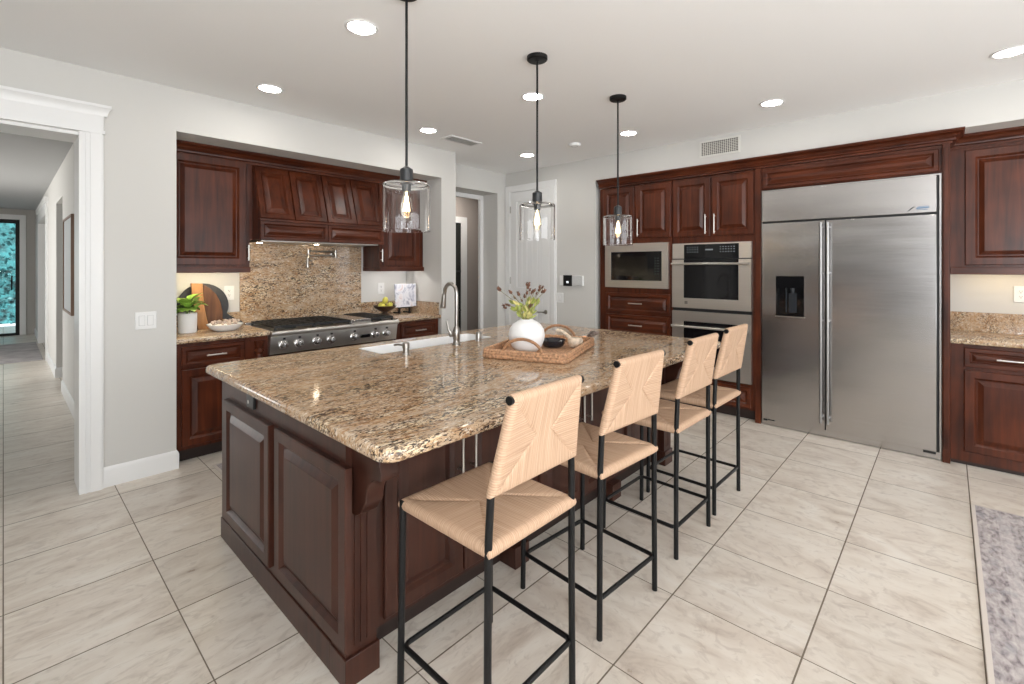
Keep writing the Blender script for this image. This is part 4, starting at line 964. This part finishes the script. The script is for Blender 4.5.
for k, (dx_, dz_, dd, nb) in enumerate(specs):
    base = Vector((VX.x, VX.y, 1.11)) + rgt*dx_*.12 + fwd*dd*.3; tip = Vector((VX.x, VX.y, 1.13)) + rgt*dx_ + fwd*dd + Z*dz_
    mid = base.lerp(tip, .55) + Z*.022 - rgt*dx_*.10
    s1 = MB().tube([base, base.lerp(mid, .6), mid, tip], .0016, n=6).build('flower_stem', STM, b)
    dr_ = (tip-mid).normalized(); q = dr_.to_track_quat('Z', 'Y').to_matrix()
    if nb:
        hm = MB()
        for e in range(nb):
            c_ = tip if e == 0 else tip + rgt*rnd.uniform(-.018, .018) + Z*rnd.uniform(-.020, .010) + fwd*rnd.uniform(-.012, .012)
            rr = rnd.uniform(.0065, .0105); hm.ico(c_, rr, 2, (.9, .9, 1.9 if k == 0 else 1.2), q)
            for g_ in range(4):
                a = g_*1.571 + e; d = q @ Vector((math.cos(a)*.6, math.sin(a)*.6, .9)); leaf(hm, c_ + d*rr*.4, d, q @ Vector((0, 0, 1)), rr*1.9, rr*.45, .1)
        hm.build('seed_head', BR, s1)
    lm = MB()
    for e in range(3 if nb else 5):
        f = .10 + (.20 if nb else .19)*e; p = base.lerp(mid, min(1, f*1.6)) if f < .6 else mid.lerp(tip, (f-.6)*2.2)
        a = rnd.uniform(-1, 1); d = (rgt*(dx_*5 + a*.75) + fwd*rnd.uniform(-.5, .5) + Z*rnd.uniform(.35, 1.0))
        leaf(lm, p, d, -fwd, rnd.uniform(.028, .058), rnd.uniform(.006, .0115), .12)
    lm.build('leaves', G2 if k % 3 == 2 else G1, s1)
# objects beside the vase
p = tw(.10, -.035, .0145)
t = thing('black_bowl', 'small glossy black dish in the tray beside the vase', 'dish', p)
MB().lathe([(.050, 0), (.062, .005), (.076, .025), (.080, .045), (.076, .047), (.070, .03), (.05, .012), (0, .010)], p, n=36).build('dish', pbr('black_glazed_ceramic', (.012, .014, .02), .15), t)
p = tw(.115, -.175, .014)
t = thing('wooden_ladle', 'pale whitewashed wooden ladle with a round bowl lying in the tray', 'ladle', p)
WW = pbr('whitewashed_wood', (.60, .49, .38), .7, noise=.35, nscale=45)
m = MB(); m.lathe([(.02, 0), (.036, .008), (.047, .030), (.048, .048), (.042, .062), (.036, .064), (.038, .05), (.034, .03), (.02, .018), (0, .016)], p, n=28); m.build('bowl', WW, t)
h0 = p + Z*.055 + TR @ Vector((-.0, .030, 0)); h1 = tw(.14, -.05, .112)
MB().tube([h0, h0.lerp(h1, .4) + Z*.012, h0.lerp(h1, .75) + Z*.010, h1], .010, 12, rad=[.014, .012, .012, .013]).build('handle', WW, t)
p = tw(.262, -.250, .083)
t = thing('driftwood_piece', 'small grey-brown twisted driftwood lying over the tray rim', 'driftwood', p)
m = MB()
for k in range(5):
    a0 = p + TR @ Vector((-.055+.018*k, .02*math.sin(k*2.1), .004*k % .012)); a1 = p + TR @ Vector((.045-.012*k, -.03+.016*k, .012*math.cos(k)))
    m.tube([a0, a0.lerp(a1, .4)+Z*.010*math.sin(k), a0.lerp(a1, .7)-Z*.004, a1], .01, 8, rad=[.004, .013, .011, .004])
m.build('wood', pbr('grey_driftwood', (.16, .12, .10), .85, noise=.5, nscale=40), t)
# ------------------------------------------------------------------ stools
def woven_panel(name, corners, rad, parent, n=12, sag=.55):
    """Rush-woven panel wrapped round four rails: corners = bl, br, tr, tl; four strand fields meet on seams."""
    bl, br, tr, tl = map(Vector, corners)
    w = ((br-bl).length + (tr-tl).length)/2; h = ((tl-bl).length + (tr-br).length)/2
    N = ((br-bl).cross(tl-bl)).normalized()
    bm = bmesh.new(); uvl = bm.loops.layers.uv.new('strand')
    P = lambda a, b: bl*(1-a)*(1-b) + br*a*(1-b) + tr*a*b + tl*(1-a)*b
    if w >= h: cA, cB = Vector((.40, .5)), Vector((.60, .5))
    else: cA, cB = Vector((.42, .52)), Vector((.58, .52))
    regs = [((0, 0), (1, 0), cB, cA, 'v'), ((1, 0), (1, 1), cB, cB, 'h'), ((1, 1), (0, 1), cA, cB, 'v'), ((0, 1), (0, 0), cA, cA, 'h')]
    fs = [0, .012, .03, .06, .10, .16, .24, .36, .5, .65, .8, .92, 1.0]
    gs = [0, .012, .03, .06, .12, .2, .32, .44, .56, .68, .8, .88, .94, .97, .988, 1.]
    for side in (1, -1):
        for a0, a1, c1, c0, kind in regs:
            a0, a1 = Vector(a0), Vector(a1); rows = []
            for f in fs:
                row = []
                for g in gs:
                    q = a0.lerp(a1, g).lerp(c0.lerp(c1, g), f)
                    d = max(0, min(q.x*w, (1-q.x)*w, q.y*h, (1-q.y)*h)); k = min(1., d/rad)
                    bul = rad*math.sqrt(max(0, 1-(1-k)**2))
                    u = max(0., (d-rad)/(min(w, h)/2-rad)); bul *= 1-(1-sag)*math.sin(min(1, u)*math.pi/2)
                    bul *= 1 - .34*min(1, max(0, (d-rad)/.03))*math.exp(-(min(g, 1-g)/.045)**2)
                    row.append((P(q.x, q.y) + N*side*bul, q))
                rows.append(row)
            vs = [[bm.verts.new(r[0]) for r in row] for row in rows]
            for i in range(len(fs)-1):
                for j in range(len(gs)-1):
                    idx = ((i, j), (i, j+1), (i+1, j+1), (i+1, j))
                    f_ = bm.faces.new([vs[a_][b_] for a_, b_ in idx])
                    for lp, (a_, b_) in zip(f_.loops, idx):
                        q = rows[a_][b_][1]; lp[uvl].uv = (q.x*w, q.y*h) if kind == 'v' else (q.y*h, q.x*w)
    bmesh.ops.remove_doubles(bm, verts=bm.verts[:], dist=.0003)
    bmesh.ops.recalc_face_normals(bm, faces=bm.faces[:])
    me = bpy.data.meshes.new(name); bm.to_mesh(me); bm.free()
    for p_ in me.polygons: p_.use_smooth = True
    me.materials.append(RUSH); o = bpy.data.objects.new(name, me); COL.objects.link(o); o.parent = parent
    return o
def stool():
    t = thing('bar_stool', '', 'bar stool', (0, 0, 0), 0, 'woven bar stools along the island')
    wb, wf, d, r, sz = .203, .212, .205, .0115, .628     # half widths back / front, half depth, tube radius, seat rail height
    tops, lo = {}, {}
    for sx in (-1, 1):
        MB().cyl((sx*wf, d, 0), (sx*(wf-.006), d-.006, sz+.016), r, n=14).build('leg', BLKM, t)
        pts = [(sx*wb, -d, 0), (sx*(wb-.003), -d+.001, .40), (sx*(wb-.005), -d, .66), (sx*(wb-.011), -d-.003, .79), (sx*.147, -d-.056, 1.060)]
        tops[sx] = Vector(pts[-1]); pts[-1] = tuple(Vector(pts[-2]).lerp(tops[sx], .95))
        MB().tube(pts, r, n=14, rad=[r, r, r, r, .009]).build('leg', BLKM, t)
        lo[sx] = Vector((sx*(wb-.012), -d-.005, .800))
    m = MB(); q = [(-wf+.006, d-.006, sz), (wf-.006, d-.006, sz), (wb-.005, -d, sz), (-wb+.005, -d, sz)]
    for k in range(4): m.cyl(q[k], q[(k+1) % 4], .0095, n=12)
    m.build('seat_frame', BLKM, t)
    zf = .150; m = MB(); w2, d2 = wb-.004, d-.004
    m.tube([(x, y, zf) for x, y in rrect(-w2-.004, w2+.004, -d2, d2, .025, 5)], .009, n=10, closed=True); m.build('footrest', BLKM, t)
    e = Vector((.027, 0, 0)); MB().cyl(tops[-1]-e, tops[1]+e, .0130, n=14).build('top_rail', BLKM, t)
    MB().cyl(lo[-1], lo[1], .009, n=12).build('lower_rail', BLKM, t)
    woven_panel('seat', [(-wb-.006, -d-.014, sz), (wb+.006, -d-.014, sz), (wf+.004, d+.010, sz), (-wf-.004, d+.010, sz)], .021, t, sag=.75)
    k = .017; up = (tops[1]-lo[1]).normalized()
    woven_panel('backrest', [lo[-1]-X*k-up*k, lo[1]+X*k-up*k, tops[1]+X*k+up*k, tops[-1]-X*k+up*k], .0175, t, sag=.6)
    return t
st = stool()
ST = [(1.122, 1.150, 0, 'nearest woven bar stool at the near end of the island'), (1.772, 1.172, -4, 'second woven bar stool from the near end of the island, right behind the first'),
      (2.448, 1.180, -1, 'third woven bar stool from the near end of the island'), (2.995, 1.192, -1, 'farthest woven bar stool, in front of the double oven')]
for i, (x, y, rz, lb) in enumerate(ST):
    o = st if i == 0 else copy_tree(st)
    o.location = (x, y, 0); o.rotation_euler = (0, 0, R(rz)); o['label'] = lb
# ------------------------------------------------------------------ rugs
def rug(name, label, x0, x1, y0, y1, seed):
    c = Vector(((x0+x1)/2, (y0+y1)/2, 0)); hw, hh = (x1-x0)/2, (y1-y0)/2
    m = MB(); m.box(x0, x1, y0, y1, .001, .009)
    o = m.build(name, rug_mat(name+'_weave', seed, hw, hh), None, .003)
    o.data.transform(Matrix.Translation(-c)); o.location = c
    return tag(o, label, 'rug')
rug('area_rug', 'faded grey and mauve rug on the tile in front of the refrigerator side', 1.3, 3.955, -1.9, -.10, 3.)
rug('runner_rug', 'faded mauve runner between the island and the rangetop', 1.02, 2.95, 3.15, 3.88, 9.)
m = MB(); m.box(-1.2, .42, 10.2, 12.7, .001, .009)
tag(m.build('hall_rug', pbr('grey_hall_rug_weave', (.42, .39, .39), .95, noise=.25, nscale=5), None, .003), 'grey rug across the hall floor before the far glass door', 'rug')
